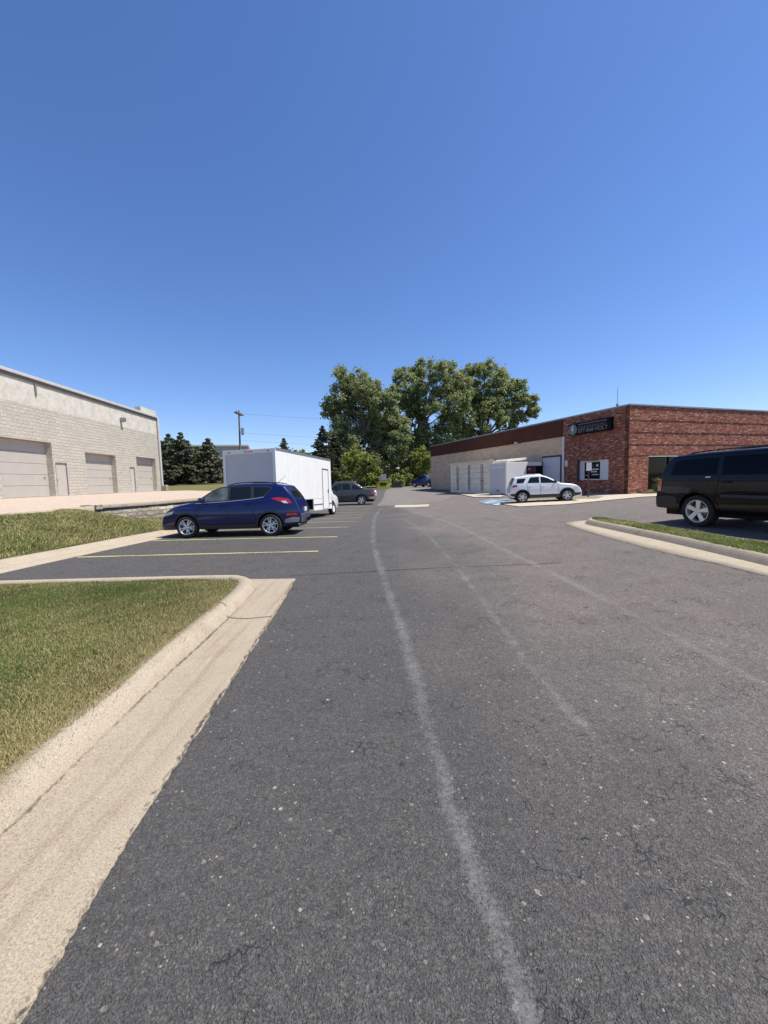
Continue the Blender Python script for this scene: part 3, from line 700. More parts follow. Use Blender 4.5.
MB().box(2.0, wh_end, 0.0, wh_D, wh_H - 0.02, wh_H + 0.1).build('roof', 'roofing', wh)
MB().box(wh_end - 2.6, wh_end + 0.03, 0.02, 0.5, wh_H + 0.102, wh_H + 0.60, 0.02).build('end_parapet', 'weathered', wh)
MB().tube((wh_end + 0.02, -0.10, 0.05), (wh_end + 0.02, -0.10, wh_H), 0.10, n=10).build('downspout', 'eave', wh)
MB().box(wh_end - 0.1, wh_end + 0.35, -0.5, -0.14, -0.1, 0.55, 0.06).build('splash_block', 'kerb', wh)
for a, bb, h in doors + [(7.0, 11.0, 3.3)]:
    d = MB(); n = 5
    for k in range(n):
        z0 = 0.02 + (h - 0.02) * k / n; z1 = 0.02 + (h - 0.02) * (k + 1) / n
        d.box(a, bb, 0.36, 0.40, z0 + 0.008, z1 - 0.008, 0.012)
    dr = d.build('overhead_door', 'door_tan', wh)
    MB().box(a, bb, 0.395, 0.42, 0, h).build('door_backing', 'eave_dark', dr)
    MB().box(bb - 0.35, bb - 0.25, 0.33, 0.36, 1.1, 1.2, 0.01).build('handle', 'metal_grey', dr)
for a, bb, h in mand:
    dr = MB().box(a + 0.04, bb - 0.04, 0.06, 0.11, 0.02, h - 0.03, 0.008).build('door', 'mandoor', wh)
    f = MB(); f.box(a, a + 0.04, 0.0, 0.12, 0.02, h); f.box(bb - 0.04, bb, 0.0, 0.12, 0.02, h); f.box(a + .04, bb - .04, 0.0, 0.12, h - 0.03, h); f.build('frame', 'metal_grey', dr)
    MB().tube((a + 0.12, 0.06, 1.02), (a + 0.12, -0.02, 1.02), 0.03).build('handle', 'metal_grey', dr)
s = wh_s(126.5)
wl_ = MB().box(s - 0.14, s + 0.14, -0.34, -0.0, 5.76, 6.05, 0.04).build('wall_light', 'metal_grey', wh)
MB().box(s - 0.11, s + 0.11, -0.30, -0.06, 5.72, 5.755).build('lens', 'clear_glass', wl_)
for px in (45.0,):
    s = wh_s(px); MB().box(s - 0.05, s + 0.05, -0.05, 0.0, 6.0, 6.75, 0.01).build('vent_pipe', 'eave_dark', wh)

# ------------------------------------------------------------------ brick building on the right
BX, BY = 15.75, 24.8
bdir = Vector((6.45 - BX, 52.2 - BY)); BL = bdir.length
bz = 0.27
bb_ = empty('brick_building', (BX, BY, bz), math.atan2(bdir.y, bdir.x), 'low commercial building with red brick front and tan block flank under a red brown fascia', 'building')
BH = 5.68
def wall_x(px):
    """Distance along the west wall at which this column of the photograph meets it."""
    t = ray(px, 480); k = t.x / t.y
    d = bdir.normalized(); return (k * BY - BX) / (d.x - k * d.y)
xb = wall_x(563)
wx0, wx1 = wall_x(608.2), wall_x(579.2)
def wall_z(px, py):
    d = bdir.normalized(); s = wall_x(px); p = Vector((BX + d.x * s, BY + d.y * s)); r_ = ray(px, py); k = p.y / r_.y
    return CAM_H + r_.z * k - bz
wz0, wz1 = wall_z(594, 480), wall_z(594, 460.5)
holed_wall('brick_wall', 0.0, xb, -0.3, BH, [(wx0, wx1, wz0, wz1)], 0.12, 'brick', bb_, 0.0, 1)
gx0, gx1 = wall_x(560.5), wall_x(543)
holed_wall('tan_wall', xb, BL, -0.3, BH - 1.32, [], 0.1, 'tan_block', bb_, -0.06, 1)
MB().box(xb, BL, -0.3, 0.0, BH - 1.32, BH - 0.04).build('fascia', 'fascia', bb_)
MB().box(xb - 0.10, xb + 0.12, -0.04, 0.03, -0.2, BH - 1.33, 0.01).build('corner_trim', 'sign_white', bb_)
cop = MB(); cop.box(-0.05, BL + 0.04, -0.34, 0.05, BH, BH + 0.10, 0.01); cop.box(-0.05, 0.30, -40, -0.36, BH, BH + 0.10, 0.01); cop.build('coping', 'metal_grey', bb_)
MB().box(0.3, BL, -30, -0.35, BH - 0.6, BH - 0.5).build('roof', 'roofing', bb_)
b = MB(); b.quad((BL, 0, -.3), (BL, -30, -.3), (BL, -30, BH), (BL, 0, BH)); b.build('back_wall', 'tan_block', bb_)
# grey panel door between trim and trailer
gd = MB().box(gx0, gx1, -0.055, 0.02, -0.1, 2.85, 0.02).build('side_door', 'grey_panel', bb_)
fr = MB(); fr.box(gx0 - 0.14, gx0 - 0.004, -0.05, 0.06, -0.1, 2.85); fr.box(gx0 - 0.14, gx1 + 0.1, -0.05, 0.06, 2.854, 2.97); fr.build('frame', 'black_trim', gd)
# window with board panels and poster
W = MB().box(wx0 + 0.02, wx1 - 0.02, -0.11, -0.08, wz0 + 0.02, wz1 - 0.02).build('window', 'dark_glass', bb_)
ww, wh_ = wx1 - wx0, wz1 - wz0
fr = MB(); t_ = 0.07
fr.box(wx0 + .01, wx0 + t_, -0.1, -0.03, wz0 + .01, wz1 - .01); fr.box(wx1 - t_, wx1 - .01, -0.1, -0.03, wz0 + .01, wz1 - .01)
fr.box(wx0 + t_, wx1 - t_, -0.1, -0.03, wz0 + .01, wz0 + t_); fr.box(wx0 + t_, wx1 - t_, -0.1, -0.03, wz1 - t_, wz1 - .01); fr.build('frame', 'sign_white', W)
MB().box(wx0 + t_ + .004, wx0 + ww * 0.29, -0.075, -0.05, wz0 + t_ + .004, wz1 - t_ - .004).build('board', 'sign_white', W)
MB().box(wx1 - ww * 0.17, wx1 - t_ - .004, -0.075, -0.05, wz0 + t_ + .004, wz1 - t_ - .004).build('board', 'grey_panel', W)
MB().box(wx1 - 0.0, wx1 + 0.14, 0.002, 0.09, wz0 - 0.1, wz1 + 0.1).build('window_side_shadow', 'black_trim', W)  # black strip stands in for the shadow beside the window frame
P = MB().box(wx0 + ww * 0.31, wx1 - ww * 0.18, -0.07, -0.055, wz0 + wh_ * 0.09, wz1 - wh_ * 0.11).build('poster', 'sign_black', W)
px0, px1, pz0, pz1 = wx0 + ww * 0.31, wx1 - ww * 0.18, wz0 + wh_ * 0.09, wz1 - wh_ * 0.11
def marks(name, rows, x0, x1, z0, z1, y, mat, parent, seed):
    """Unreadable small lettering as rows of raised strokes; x runs right to left when seen from outside."""
    rr = random.Random(seed); m = MB()
    for (u0, u1, v0, v1) in rows:
        u = u0
        while u < u1:
            w = rr.uniform(0.6, 1.3) * (v1 - v0) * 0.7 * (z1 - z0) / (x1 - x0); w = min(w, u1 - u)
            if w <= 0.002: break
            h0 = v0 + rr.uniform(0, 0.12) * (v1 - v0); h1 = v1 - rr.uniform(0, 0.2) * (v1 - v0)
            m.box(x1 - (u + w) * (x1 - x0), x1 - u * (x1 - x0), y, y + 0.006, z0 + h0 * (z1 - z0), z0 + h1 * (z1 - z0)); u += w * 1.25
    m.build(name, mat, parent)
marks('lettering', [(0.36, 0.74, 0.82, 0.90), (0.36, 0.70, 0.71, 0.79)], px0, px1, pz0, pz1, -0.054, 'sign_red', P, 3)
marks('lettering', [(0.34, 0.95, 0.52, 0.63), (0.44, 0.84, 0.38, 0.48), (0.5, 0.96, 0.20, 0.28), (0.08, 0.22, 0.52, 0.60), (0.06, 0.3, 0.18, 0.22)], px0, px1, pz0, pz1, -0.054, 'sign_white', P, 4)
m = MB(); m.box(px0 + (px1 - px0) * 0.08, px0 + (px1 - px0) * 0.21, -0.054, -0.047, pz0 + (pz1 - pz0) * 0.74, pz0 + (pz1 - pz0) * 0.90, 0.004); m.build('logo', 'sign_white', P)

# sign on the brick wall (its own thing)
sx0, sx1 = wall_x(612.5), wall_x(570.6)
sz0, sz1 = wall_z(612.5, 429.8), wall_z(612.5, 416.8)
sg = empty('wall_sign', bb_.location, bb_.rotation_euler.z, 'black rectangular sign with round emblem and phone number high on the brick wall', 'sign')
MB().box(sx0, sx1, 0.004, 0.26, sz0, sz1, 0.015).build('sign_box', 'sign_black', sg)
shh, sww = sz1 - sz0, sx1 - sx0
def lettering(name, txt, size, u, v, mat, parent, ext=0.01, sx=1.0, y=0.262):
    cu = bpy.data.curves.new(name, 'FONT'); cu.body = txt; cu.size = size; cu.extrude = ext; cu.align_x = 'LEFT'
    tmp = bpy.data.objects.new(name, cu); COL.objects.link(tmp); bpy.context.view_layer.update()
    me = bpy.data.meshes.new_from_object(tmp.evaluated_get(bpy.context.evaluated_depsgraph_get()))
    bpy.data.objects.remove(tmp); o = link(name, me, mat, parent)
    o.location = (sx1 - u * sww, y, sz0 + v * shh); o.rotation_euler = (R(90), 0, R(180)); o.scale = (sx, 1, 1); return o
lettering('phone_number', '877-868-VOLT', 0.36, 0.25, 0.13, 'sign_dim', sg, 0.008, 1.12)
marks('lettering', [(0.25, 0.92, 0.80, 0.88)], sx0, sx1, sz0, sz1, 0.262, 'sign_dim', sg, 8)
marks('lettering', [(0.25, 0.90, 0.42, 0.72)], sx0, sx1, sz0, sz1, 0.262, 'sign_violet', sg, 9)
b = MB(); b.lathe_y([(0.0, 0.03), (0.36, 0.03), (0.40, 0.02), (0.40, 0.0)], 28); e = b.build('emblem', 'emblem', sg); e.location = (sx1 - 0.115 * sww, 0.262, sz0 + shh * 0.47)
em = MB(); em.prism_z([(-0.02, 0.26), (0.10, 0.26), (0.04, 0.05), (0.14, 0.05), (-0.06, -0.28), (-0.01, -0.03), (-0.12, -0.03)], 0.0, 0.012)
e2 = em.build('bolt_mark', 'sign_white', e); e2.rotation_euler = (R(90), 0, R(180)); e2.location = (0, 0.034, 0)

# south front: brick wall with one long dark window strip
so0, so1 = 1.75, 30.0
sw = empty('brick_front', (0, 0, 0)); bpy.data.objects.remove(sw)
sb = MB()
def south(name, mat, boxes, parent=bb_, bev=0.0):
    m = MB()
    for (y0, y1, z0, z1, x0, x1) in boxes: m.box(x0, x1, -y1, -y0, z0, z1, bev)
    return m.build(name, mat, parent)
south('front_wall', 'brick', [(0.0, so0, -0.3, 2.5, 0.0, 0.3), (0.0, 40, 2.5, BH - 0.001, 0.003, 0.3), (so1, 40, -0.3, 2.5, 0.0, 0.3)])
south('brick_course', 'brick', [(0.0, 40, z, z + 0.07, -0.022, 0.001) for z in (2.54, 3.25, 4.02, 4.80)])
sill = south('window', 'tinted_glass', [(so0, so1, 0.25, 2.5, 0.75, 0.78)])
for y in (4.6, 7.2, 9.8, 12.4, 15): south('mullion', 'black_trim', [(y, y + 0.07, 0.25, 2.48, 0.68, 0.745)], sill)
south('sill', 'kerb_grey', [(so0 + .003, so1, -0.2, 0.25, 0.28, 0.80)], sill)
# antenna
an = empty('roof_antenna', (bb_.location.x, bb_.location.y, bz), bb_.rotation_euler.z, 'thin whip antenna standing on the roof edge above the black sign', 'antenna')
ax = wall_x(613.5)
MB().tube((ax, -0.2, BH + 0.08), (ax, -0.2, BH + 1.35), 0.02, 0.012, 6).build('mast', 'metal_grey', an)
MB().box(ax - 0.06, ax + 0.06, -0.26, -0.14, BH + 0.1, BH + 0.3, 0.01).build('bracket', 'metal_grey', an)
# small wall fittings
u = wall_x(566.3); f = MB(); f.box(u - 0.13, u + 0.13, 0.004, 0.03, wall_z(566, 466.5), wall_z(566, 460.5), 0.005)
tag(f.build('bay_sign', 'sign_white', None), 'small white plate fixed on the brick beside the tan wall trim', 'sign')
bpy.data.objects['bay_sign'].location = bb_.location; bpy.data.objects['bay_sign'].rotation_euler = bb_.rotation_euler
u = wall_x(517); fl = MB(); fl.box(u - 0.15, u + 0.15, 0.0, 0.2, BH - 1.32, BH - 1.18, 0.02); fl.build('flood_light', 'sign_white', bb_)

# ------------------------------------------------------------------ cream container and white trailer
wd = bdir.normalized(); wn_ = Vector((-wd.y, wd.x))           # wn_ points out of the wall, towards the road
def along(s, o): return Vector((BX + wd.x * s + wn_.x * o, BY + wd.y * s + wn_.y * o))
def front_s(px, o):
    t = ray(px, 480); k = t.x / t.y; p0 = Vector((BX + wn_.x * o, BY + wn_.y * o)); return (k * p0.y - p0.x) / (wd.x - k * wd.y)
c1 = front_s(450.5, 2.5); c0 = front_s(489.5, 2.5) - 0.25
p = along(c0, 0.05); gz = 0.16
ct = empty('storage_container', (p.x, p.y, gz), bb_.rotation_euler.z, 'long cream steel container with three pairs of side doors along the tan wall', 'container')
CL, CD, CH = c1 - c0, 2.42, 2.95
MB().box(0, CL, 0, CD, 0.12, CH, 0.02).build('container_box', 'cream', ct)
fr = MB(); fr.box(-0.02, CL + 0.02, CD - 0.06, CD + 0.03, CH - 0.18, CH + 0.03); fr.box(-0.02, CL + .02, CD - 0.06, CD + 0.03, 0.0, 0.2)
dw = (front_s(452.5, 2.5) - front_s(489, 2.5)) / 3
d0 = front_s(489, 2.5) - c0
for k in range(4): fr.box(d0 + k * dw - 0.10, d0 + k * dw + 0.10, CD - 0.05, CD + 0.04, 0.2, CH - 0.18)
fr.build('corner_frame', 'cream', ct)
for k in range(3):
    for j in range(2):
        a = d0 + k * dw + 0.14 + j * (dw - 0.28) / 2; c = a + (dw - 0.28) / 2 - 0.03
        dr = MB().box(a, c, CD + 0.002, CD + 0.03, 0.28, CH - 0.24, 0.01).build('side_door', 'cream', ct)
        m = MB()
        for z in (0.9, 1.4, 1.95, 2.4): m.box(a + 0.06, c - 0.06, CD + 0.031, CD + 0.036, z, z + 0.025)
        m.build('rib', 'cream_dark', dr)
        r_ = MB(); xx = (c - 0.12) if j == 0 else (a + 0.12)
        r_.tube((xx, CD + 0.06, 0.25), (xx, CD + 0.06, CH - 0.22), 0.03, n=6); r_.box(xx - 0.16, xx + 0.16, CD + 0.04, CD + 0.075, 1.15, 1.22)
        r_.build('lock_rod', 'cream_dark', dr)
MB().box(-0.1, CL + .1, CD - 0.2, CD + 0.25, CH + 0.034, CH + 0.10, 0.01).build('rain_strip', 'cream', ct)
aw = MB()
q0, q1 = front_s(522, 2.2), front_s(510, 2.2)
tr = empty('box_trailer', (9.87, 30.95, 0.14), math.atan2(0.321, 0.947), 'white box trailer with grey roll up end door and red and black sign', 'trailer')
TL, TW, TH = 3.5, 2.2, 2.68
MB().box(0, TL, 0, TW, 0.12, TH, 0.03).build('trailer_box', 'white_panel', tr)
m = MB(); n = 9
for k in range(n): m.box(-0.02, -0.002, 0.16, TW - 0.16, 0.2 + 2.05 * k / n, 0.2 + 2.05 * (k + 1) / n - 0.012)
rd = m.build('roll_door', 'grey_panel', tr); MB().box(-0.05, -0.021, TW / 2 - 0.12, TW / 2 + 0.12, 0.34, 0.44, 0.01).build('handle', 'black_trim', rd)
m = MB(); m.box(-0.035, -0.001, 0.0, 0.14, 0.1, TH - 0.02); m.box(-0.035, -0.001, TW - 0.14, TW, 0.1, TH - 0.02); m.box(-0.045, -0.001, 0.145, TW - 0.145, 2.3, TH - 0.03); m.build('end_frame', 'sign_white', tr)
ts = MB().box(1.95, 3.46, -0.05, -0.003, 1.55, 2.36, 0.01).build('side_sign', 'sign_black', tr)
m = MB(); m.box(2.0, 2.85, -0.056, -0.051, 1.82, 2.3); m.build('red_field', 'sign_red', ts)
m = MB(); m.box(2.12, 2.26, -0.062, -0.057, 2.02, 2.16, 0.003); rr = random.Random(5)
for k in range(9): m.box(2.02 + k * 0.15, 2.02 + k * 0.15 + rr.uniform(0.07, 0.12), -0.057, -0.052, 1.62, 1.72)
m.build('lettering', 'sign_white', ts)
m = MB(); m.box(TL - 0.0, TL + 0.07, -0.04, 0.1, 0.1, TH); m.build('edge_trim', 'black_trim', tr)
cp_ = empty('canopy_strip', (9.55, 31.9, 0.14 + 2.7), math.atan2(0.321, 0.947), 'pale corrugated plastic strip lying on top of the white box trailer', 'roof sheet')
m = MB()
for k in range(10): m.tube((0.5 + k * 0.2, -0.6, 0.14 + 0.015 * k), (0.5 + k * 0.2, 1.0, 0.14 + 0.015 * k), 0.11, n=6)
m.build('corrugated_sheet', 'cream', cp_)

# post with a small sign by the white car
p = at(588, 497.6); zp = float(ground(p.x, p.y)) + 0.03
po = empty('sign_post', (p.x, p.y, zp), 0.0, 'slim dark post with a small white sign in front of the brick wall', 'sign')
MB().tube((0, 0, 0), (0.02, 0.0, 1.98), 0.035, 0.03, 8).build('post', 'rust', po)
MB().box(-0.15, 0.17, -0.05, -0.035, 1.62, 2.12, 0.004).build('sign_plate', 'sign_white', po)

# distant building, utility pole and its wires
fb = empty('distant_building', (-37.5, 108, 1.9), R(16), 'distant flat roofed tan building with a grey roof band behind the spruces', 'building')
MB().box(-26, 0, 0, 26, -0.5, 9.0).build('wall', 'far_wall', fb)
MB().box(-26.2, 0.2, -0.2, 26.2, 8.6, 10.2).build('roof_band', 'far_band', fb)
MB().box(-26.5, 0.5, -0.5, 26.5, 10.2, 10.6).build('roof', 'eave', fb)
b = MB(); b.prism_z([(0.2, 3.0), (9.0, 3.0), (9.0, 20), (0.2, 20)], -0.5, 8.3); b.build('side_wing', 'far_wall', fb)

def pole_at(px, Y, top_py, label):
    r_ = ray(px, 480); X = r_.x / r_.y * Y; z0 = float(field_z(X, Y))
    rt = ray(px, top_py); zt = CAM_H + rt.z / rt.y * Y
    o = empty('utility_pole', (X, Y, z0), 0, label, 'utility pole')
    MB().tube((0, 0, -0.3), (0.25, 0, zt - z0), 0.14, 0.10, 10).build('pole', 'pole_wood', o)
    m = MB(); m.box(0.05, 0.45, -1.2, 1.2, zt - z0 - 0.5, zt - z0 - 0.35); m.build('crossarm', 'pole_wood', o)
    m = MB()
    for q in (-0.9, 0.1, 0.9): m.tube((0.25, q, zt - z0 - 0.35), (0.25, q, zt - z0 - 0.12), 0.05, 0.04, 6)
    m.build('insulator', 'metal_grey', o)
    m = MB(); m.tube((0.62, -0.1, zt - z0 - 3.2), (0.62, -0.1, zt - z0 - 2.3), 0.2, n=10); m.build('transformer', 'metal_grey', o)
    return o, zt
p1, z1 = pole_at(241, 52, 410.5, 'tall wooden utility pole rising behind the white box truck')
for (dz, tgt, wl0) in ((0.4, Vector((60, 70, 11.6)), 'topmost thin'), (2.9, Vector((60, 70, 8.4)), 'middle thin'), (3.9, Vector((60, 70, 7.4)), 'lowest thin')):
    a = Vector((p1.location.x + 0.25, p1.location.y, z1 - dz)); m = MB(); prev = a
    for k in range(1, 33):
        t = k / 32; q = a.lerp(tgt, t); q.z -= 4 * 1.5 * t * (1 - t)
        m.tube(prev, q, 0.010, n=4, caps=False); prev = q
    tag(m.build('overhead_wire', 'black_trim', None), wl0 + ' overhead wire running from the utility pole across the trees', 'wire', 'overhead wires')
#==TREES==
# ------------------------------------------------------------------ trees
def limb_mesh(segs, name, parent, mat='bark', n=7):
    m = MB()
    for p, q, r0, r1 in segs: m.tube(p, q, r0, r1, n, caps=False)
    return m.build(name, mat, parent, smooth=True)

def leaf_quads(centres, radii, per, size, cols, normal_up=0.25, squash=0.8, seed=0):
    """Small leaf-sized faces spread through clumps; returns coordinates, faces, colours."""
    g = np.random.default_rng(seed)
    n = len(centres) * per; C = np.repeat(np.asarray(centres, float), per, 0); Rr = np.repeat(np.asarray(radii, float), per)
    d = g.normal(0, 1, (n, 3)); d /= np.linalg.norm(d, axis=1)[:, None] + 1e-9
    rad = Rr * np.minimum(np.abs(g.normal(0.0, 0.6, n)), 1.25)
    off = d * rad[:, None]; off[:, 2] *= squash
    P = C + off
    nn = d * 0.6 + g.normal(0, 0.7, (n, 3)); nn[:, 2] += normal_up; nn /= np.linalg.norm(nn, axis=1)[:, None] + 1e-9
    t = np.cross(nn, g.normal(0, 1, (n, 3))); t /= np.linalg.norm(t, axis=1)[:, None] + 1e-9
    b = np.cross(nn, t); s = size * g.uniform(0.55, 1.25, n)
    v = np.stack([P - t * s[:, None], P + b * s[:, None] * 0.62, P + t * s[:, None], P - b * s[:, None] * 0.62], 1)
    f = np.arange(n * 4).reshape(n, 4)
    k = g.random((n, 1)); clump = np.repeat(g.random((len(centres), 1)), per, 0)
    mixv = np.clip(0.55 * k + 0.45 * clump, 0, 1)
    c = np.asarray(cols[0])[None] * (1 - mixv) + np.asarray(cols[1])[None] * mixv
    return v.reshape(-1, 3), f, np.repeat(c, 4, 0)

def px_world(px, py, Y):
    r_ = ray(px, py); k = Y / r_.y; return Vector((r_.x * k, Y, CAM_H + r_.z * k))

def broad_tree(name, label, cat, base_px, Y, lobes, cols, per_lobe=16, leaves=130, leaf=0.26, group=None, seed=1, fork=0.3, trunk_r=0.5, dep=0.75, mat='leaf', cl=(0.30, 0.52)):
    """Trunk, limbs to every lobe of the crown, twigs to every leaf clump of a lobe."""
    rr = random.Random(seed)
    k = ray(base_px, 485); X = k.x / k.y * Y
    base = Vector((X, Y, float(field_z(X, Y)) - 0.1))
    o = empty(name, base, 0, label, cat, group)
    L = []
    for (px, py, r) in lobes:
        w = px_world(px, py, Y); rad = r / FPX * Y
        w.y += rr.uniform(-1, 1) * dep * rad * 1.6
        L.append((w - base, rad))
    top = max(w.z for w, r in L); cx = sum(w.x for w, r in L) / len(L); cy = sum(w.y for w, r in L) / len(L)
    f0 = Vector((cx * 0.25, cy * 0.25, top * fork)); f1 = Vector((cx * 0.6, cy * 0.6, top * (fork + 0.22)))
    segs = [(Vector((0, 0, 0)), f0 * 0.5 + Vector((0.15, 0, 0)), trunk_r, trunk_r * 0.85), (f0 * 0.5 + Vector((0.15, 0, 0)), f0, trunk_r * 0.85, trunk_r * 0.75), (f0, f1, trunk_r * 0.6, trunk_r * 0.4)]
    cs, rs = [], []
    limbs = []
    for w, rad in L:
        st = f0 if w.z < top * 0.7 else f1
        if w.z < st.z: st = f0 * 0.7
        mid = st.lerp(w, 0.5) + Vector((rr.uniform(-.5, .5), rr.uniform(-.5, .5), 0.08 * (w - st).length))
        rl = trunk_r * 0.36
        limbs += [(st, mid, rl, rl * 0.7), (mid, w, rl * 0.7, rl * 0.35)]
        for k in range(per_lobe):
            v = Vector((rr.gauss(0, 1), rr.gauss(0, 1), rr.gauss(0, 1))).normalized()
            c = w + Vector((v.x, v.y, v.z * 1.05)) * rad * rr.uniform(0.4, 1.15)
            if c.z < 0.4: c.z = 0.4 + rr.random()
            cs.append(c); rs.append(rad * rr.uniform(*cl))
            if k % 2 == 0: limbs.append((w, c, rl * 0.3, rl * 0.1))
    limb_mesh(segs, 'trunk', o); limb_mesh(limbs, 'limb', o, n=5)
    v, f, c = leaf_quads(cs, rs, leaves, leaf, cols, seed=seed)
    link('crown', np_mesh('crown', v, f, c), mat, o)
    return o

def conifer(name, label, px, Y, top_py, width, cols, group=None, seed=1, bare=0.02, leaves=30, base_dz=0.0):
    rr = random.Random(seed); k = ray(px, 485); X = k.x / k.y * Y
    base = Vector((X, Y, float(field_z(X, Y)) + base_dz)); H = px_world(px, top_py, Y).z - base.z
    o = empty(name, base, rr.random() * 6, label, 'tree', group)
    limb_mesh([((0, 0, -0.2), (0, 0, H * 0.97), 0.16 + H * 0.008, 0.02)], 'trunk', o)
    cs, rs, bs = [], [], []
    nl = int(H * 2.6)
    for i in range(nl):
        t = i / (nl - 1); z = H * (bare + (0.985 - bare) * t); R0 = width / 2 * (1 - t) ** 0.68 * rr.uniform(0.72, 1.15) + 0.12
        nb = max(4, int(11 * (1 - t) + 4))
        for j in range(nb):
            a = rr.random() * 6.28; rl = R0 * rr.uniform(0.72, 1.12)
            tip = Vector((math.cos(a) * rl, math.sin(a) * rl, z - 0.16 * rl))
            bs.append((Vector((0, 0, z)), tip, 0.03, 0.01))
            for q in (0.35, 0.6, 0.82, 1.0):
                cs.append(Vector((0, 0, z)).lerp(tip, q) + Vector((0, 0, rr.uniform(-.1, .1)))); rs.append(0.18 + 0.22 * (1 - q * 0.4) * min(1, R0))
    limb_mesh(bs, 'branch', o, n=3)
    v, f, c = leaf_quads(cs, rs, leaves, 0.17, cols, normal_up=0.5, squash=0.45, seed=seed)
    link('crown', np_mesh('crown', v, f, c), 'needle', o)
    return o

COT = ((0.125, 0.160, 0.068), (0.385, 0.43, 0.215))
broad_tree('cottonwood', 'tall grey green cottonwood at the left, its crown split in two upright tops', 'tree', 362, 74,
           [(341, 381, 11), (358, 383, 11), (372, 388, 9), (330, 408, 9), (343, 402, 14), (358, 405, 14), (374, 408, 11), (339, 424, 12), (354, 428, 15), (372, 426, 14), (388, 402, 9), (391, 418, 11),
            (350, 446, 12), (368, 448, 15), (386, 442, 14), (362, 396, 12), (350, 392, 11), (381, 420, 12), (378, 432, 12), (392, 432, 12), (395, 448, 12), (340, 440, 10), (400, 425, 9), (402, 440, 10), (360, 466, 13), (380, 464, 13)], COT, 23, 200, 0.21, 'cottonwoods behind the lot', 11, 0.3, 0.55)
broad_tree('cottonwood', 'tall cottonwood in the middle with forked trunk and sky showing between limbs', 'tree', 407, 80,
           [(401, 374, 8), (413, 371, 10), (424, 368, 9), (437, 374, 11), (449, 372, 9), (396, 392, 9), (410, 390, 11), (426, 388, 12), (442, 392, 12), (456, 384, 10), (394, 412, 9), (414, 414, 9), (432, 410, 12), (450, 410, 12),
            (398, 432, 11), (418, 438, 9), (421, 425, 10), (408, 402, 10), (446, 420, 11), (460, 402, 11), (464, 420, 11), (464, 386, 10), (418, 405, 10), (404, 445, 10), (432, 445, 10), (438, 432, 12), (455, 430, 11), (400, 455, 12), (425, 456, 13), (445, 450, 12)], COT, 20, 190, 0.21, 'cottonwoods behind the lot', 23, 0.32, 0.5)
broad_tree('cottonwood', 'right hand cottonwood with leaning forked limbs above the fascia roof', 'tree', 484, 84,
           [(470, 371, 9), (482, 372, 9), (496, 375, 10), (510, 380, 10), (521, 386, 7), (468, 390, 11), (484, 390, 11), (500, 393, 12), (516, 397, 10), (528, 402, 7), (533, 412, 6), (472, 410, 11), (488, 408, 11), (506, 410, 9), (521, 416, 8),
            (470, 430, 11), (486, 432, 8), (478, 400, 11), (492, 402, 11), (480, 420, 11), (497, 420, 9), (478, 440, 11), (460, 412, 10), (505, 400, 10), (500, 386, 10), (512, 428, 6), (474, 448, 10), (495, 440, 7)], COT, 20, 190, 0.215, 'cottonwoods behind the lot', 37, 0.42, 0.55)
# undergrowth trees between and in front of them
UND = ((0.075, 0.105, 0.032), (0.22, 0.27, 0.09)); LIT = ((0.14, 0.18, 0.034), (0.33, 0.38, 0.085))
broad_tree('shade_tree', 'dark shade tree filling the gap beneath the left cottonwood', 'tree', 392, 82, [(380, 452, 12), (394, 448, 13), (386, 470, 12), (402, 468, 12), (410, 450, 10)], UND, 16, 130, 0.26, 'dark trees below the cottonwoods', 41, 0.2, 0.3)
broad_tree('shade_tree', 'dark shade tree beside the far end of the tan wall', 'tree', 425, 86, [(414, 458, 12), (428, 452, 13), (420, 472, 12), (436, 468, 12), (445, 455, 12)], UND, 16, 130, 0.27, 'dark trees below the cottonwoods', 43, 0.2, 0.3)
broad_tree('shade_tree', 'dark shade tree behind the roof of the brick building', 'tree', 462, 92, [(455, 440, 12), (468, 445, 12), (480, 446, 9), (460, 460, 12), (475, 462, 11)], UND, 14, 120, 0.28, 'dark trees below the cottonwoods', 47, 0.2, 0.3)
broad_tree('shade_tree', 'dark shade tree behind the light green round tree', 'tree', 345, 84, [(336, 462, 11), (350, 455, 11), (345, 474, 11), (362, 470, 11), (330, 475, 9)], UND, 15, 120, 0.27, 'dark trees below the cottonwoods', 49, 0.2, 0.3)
broad_tree('round_tree', 'light green round tree behind the grey pickup', 'tree', 356, 58, [(347, 462, 8), (357, 457, 8), (367, 462, 8), (352, 470, 9), (365, 472, 9), (375, 474, 6)], LIT, 17, 130, 0.17, None, 51, 0.2, 0.2)
broad_tree('young_tree', 'bright yellow green young tree by the far end of the tan wall', 'tree', 424, 70, [(416, 457, 6), (424, 452, 7), (430, 460, 6), (420, 467, 7), (428, 470, 6)], LIT, 15, 110, 0.18, None, 53, 0.2, 0.18)
broad_tree('shrub', 'small green shrub between the white truck and the grey pickup', 'shrub', 341, 50, [(337, 474, 5), (344, 472, 5), (341, 480, 5), (349, 478, 4)], ((0.05, 0.075, 0.018), (0.13, 0.16, 0.04)), 12, 90, 0.13, None, 55, 0.15, 0.08)
broad_tree('shrub', 'pale yellow green shrub at the end of the road', 'shrub', 401, 66, [(397, 477, 5), (404, 474, 5), (401, 481, 4), (409, 479, 4)], LIT, 12, 90, 0.15, None, 57, 0.15, 0.08)
broad_tree('shrub', 'low grassy shrub beside the yellow green bin', 'shrub', 390, 67, [(386, 481, 3), (391, 478, 4), (394, 482, 3)], LIT, 12, 70, 0.13, None, 59, 0.15, 0.06)
SPR = ((0.042, 0.050, 0.022), (0.150, 0.155, 0.088))
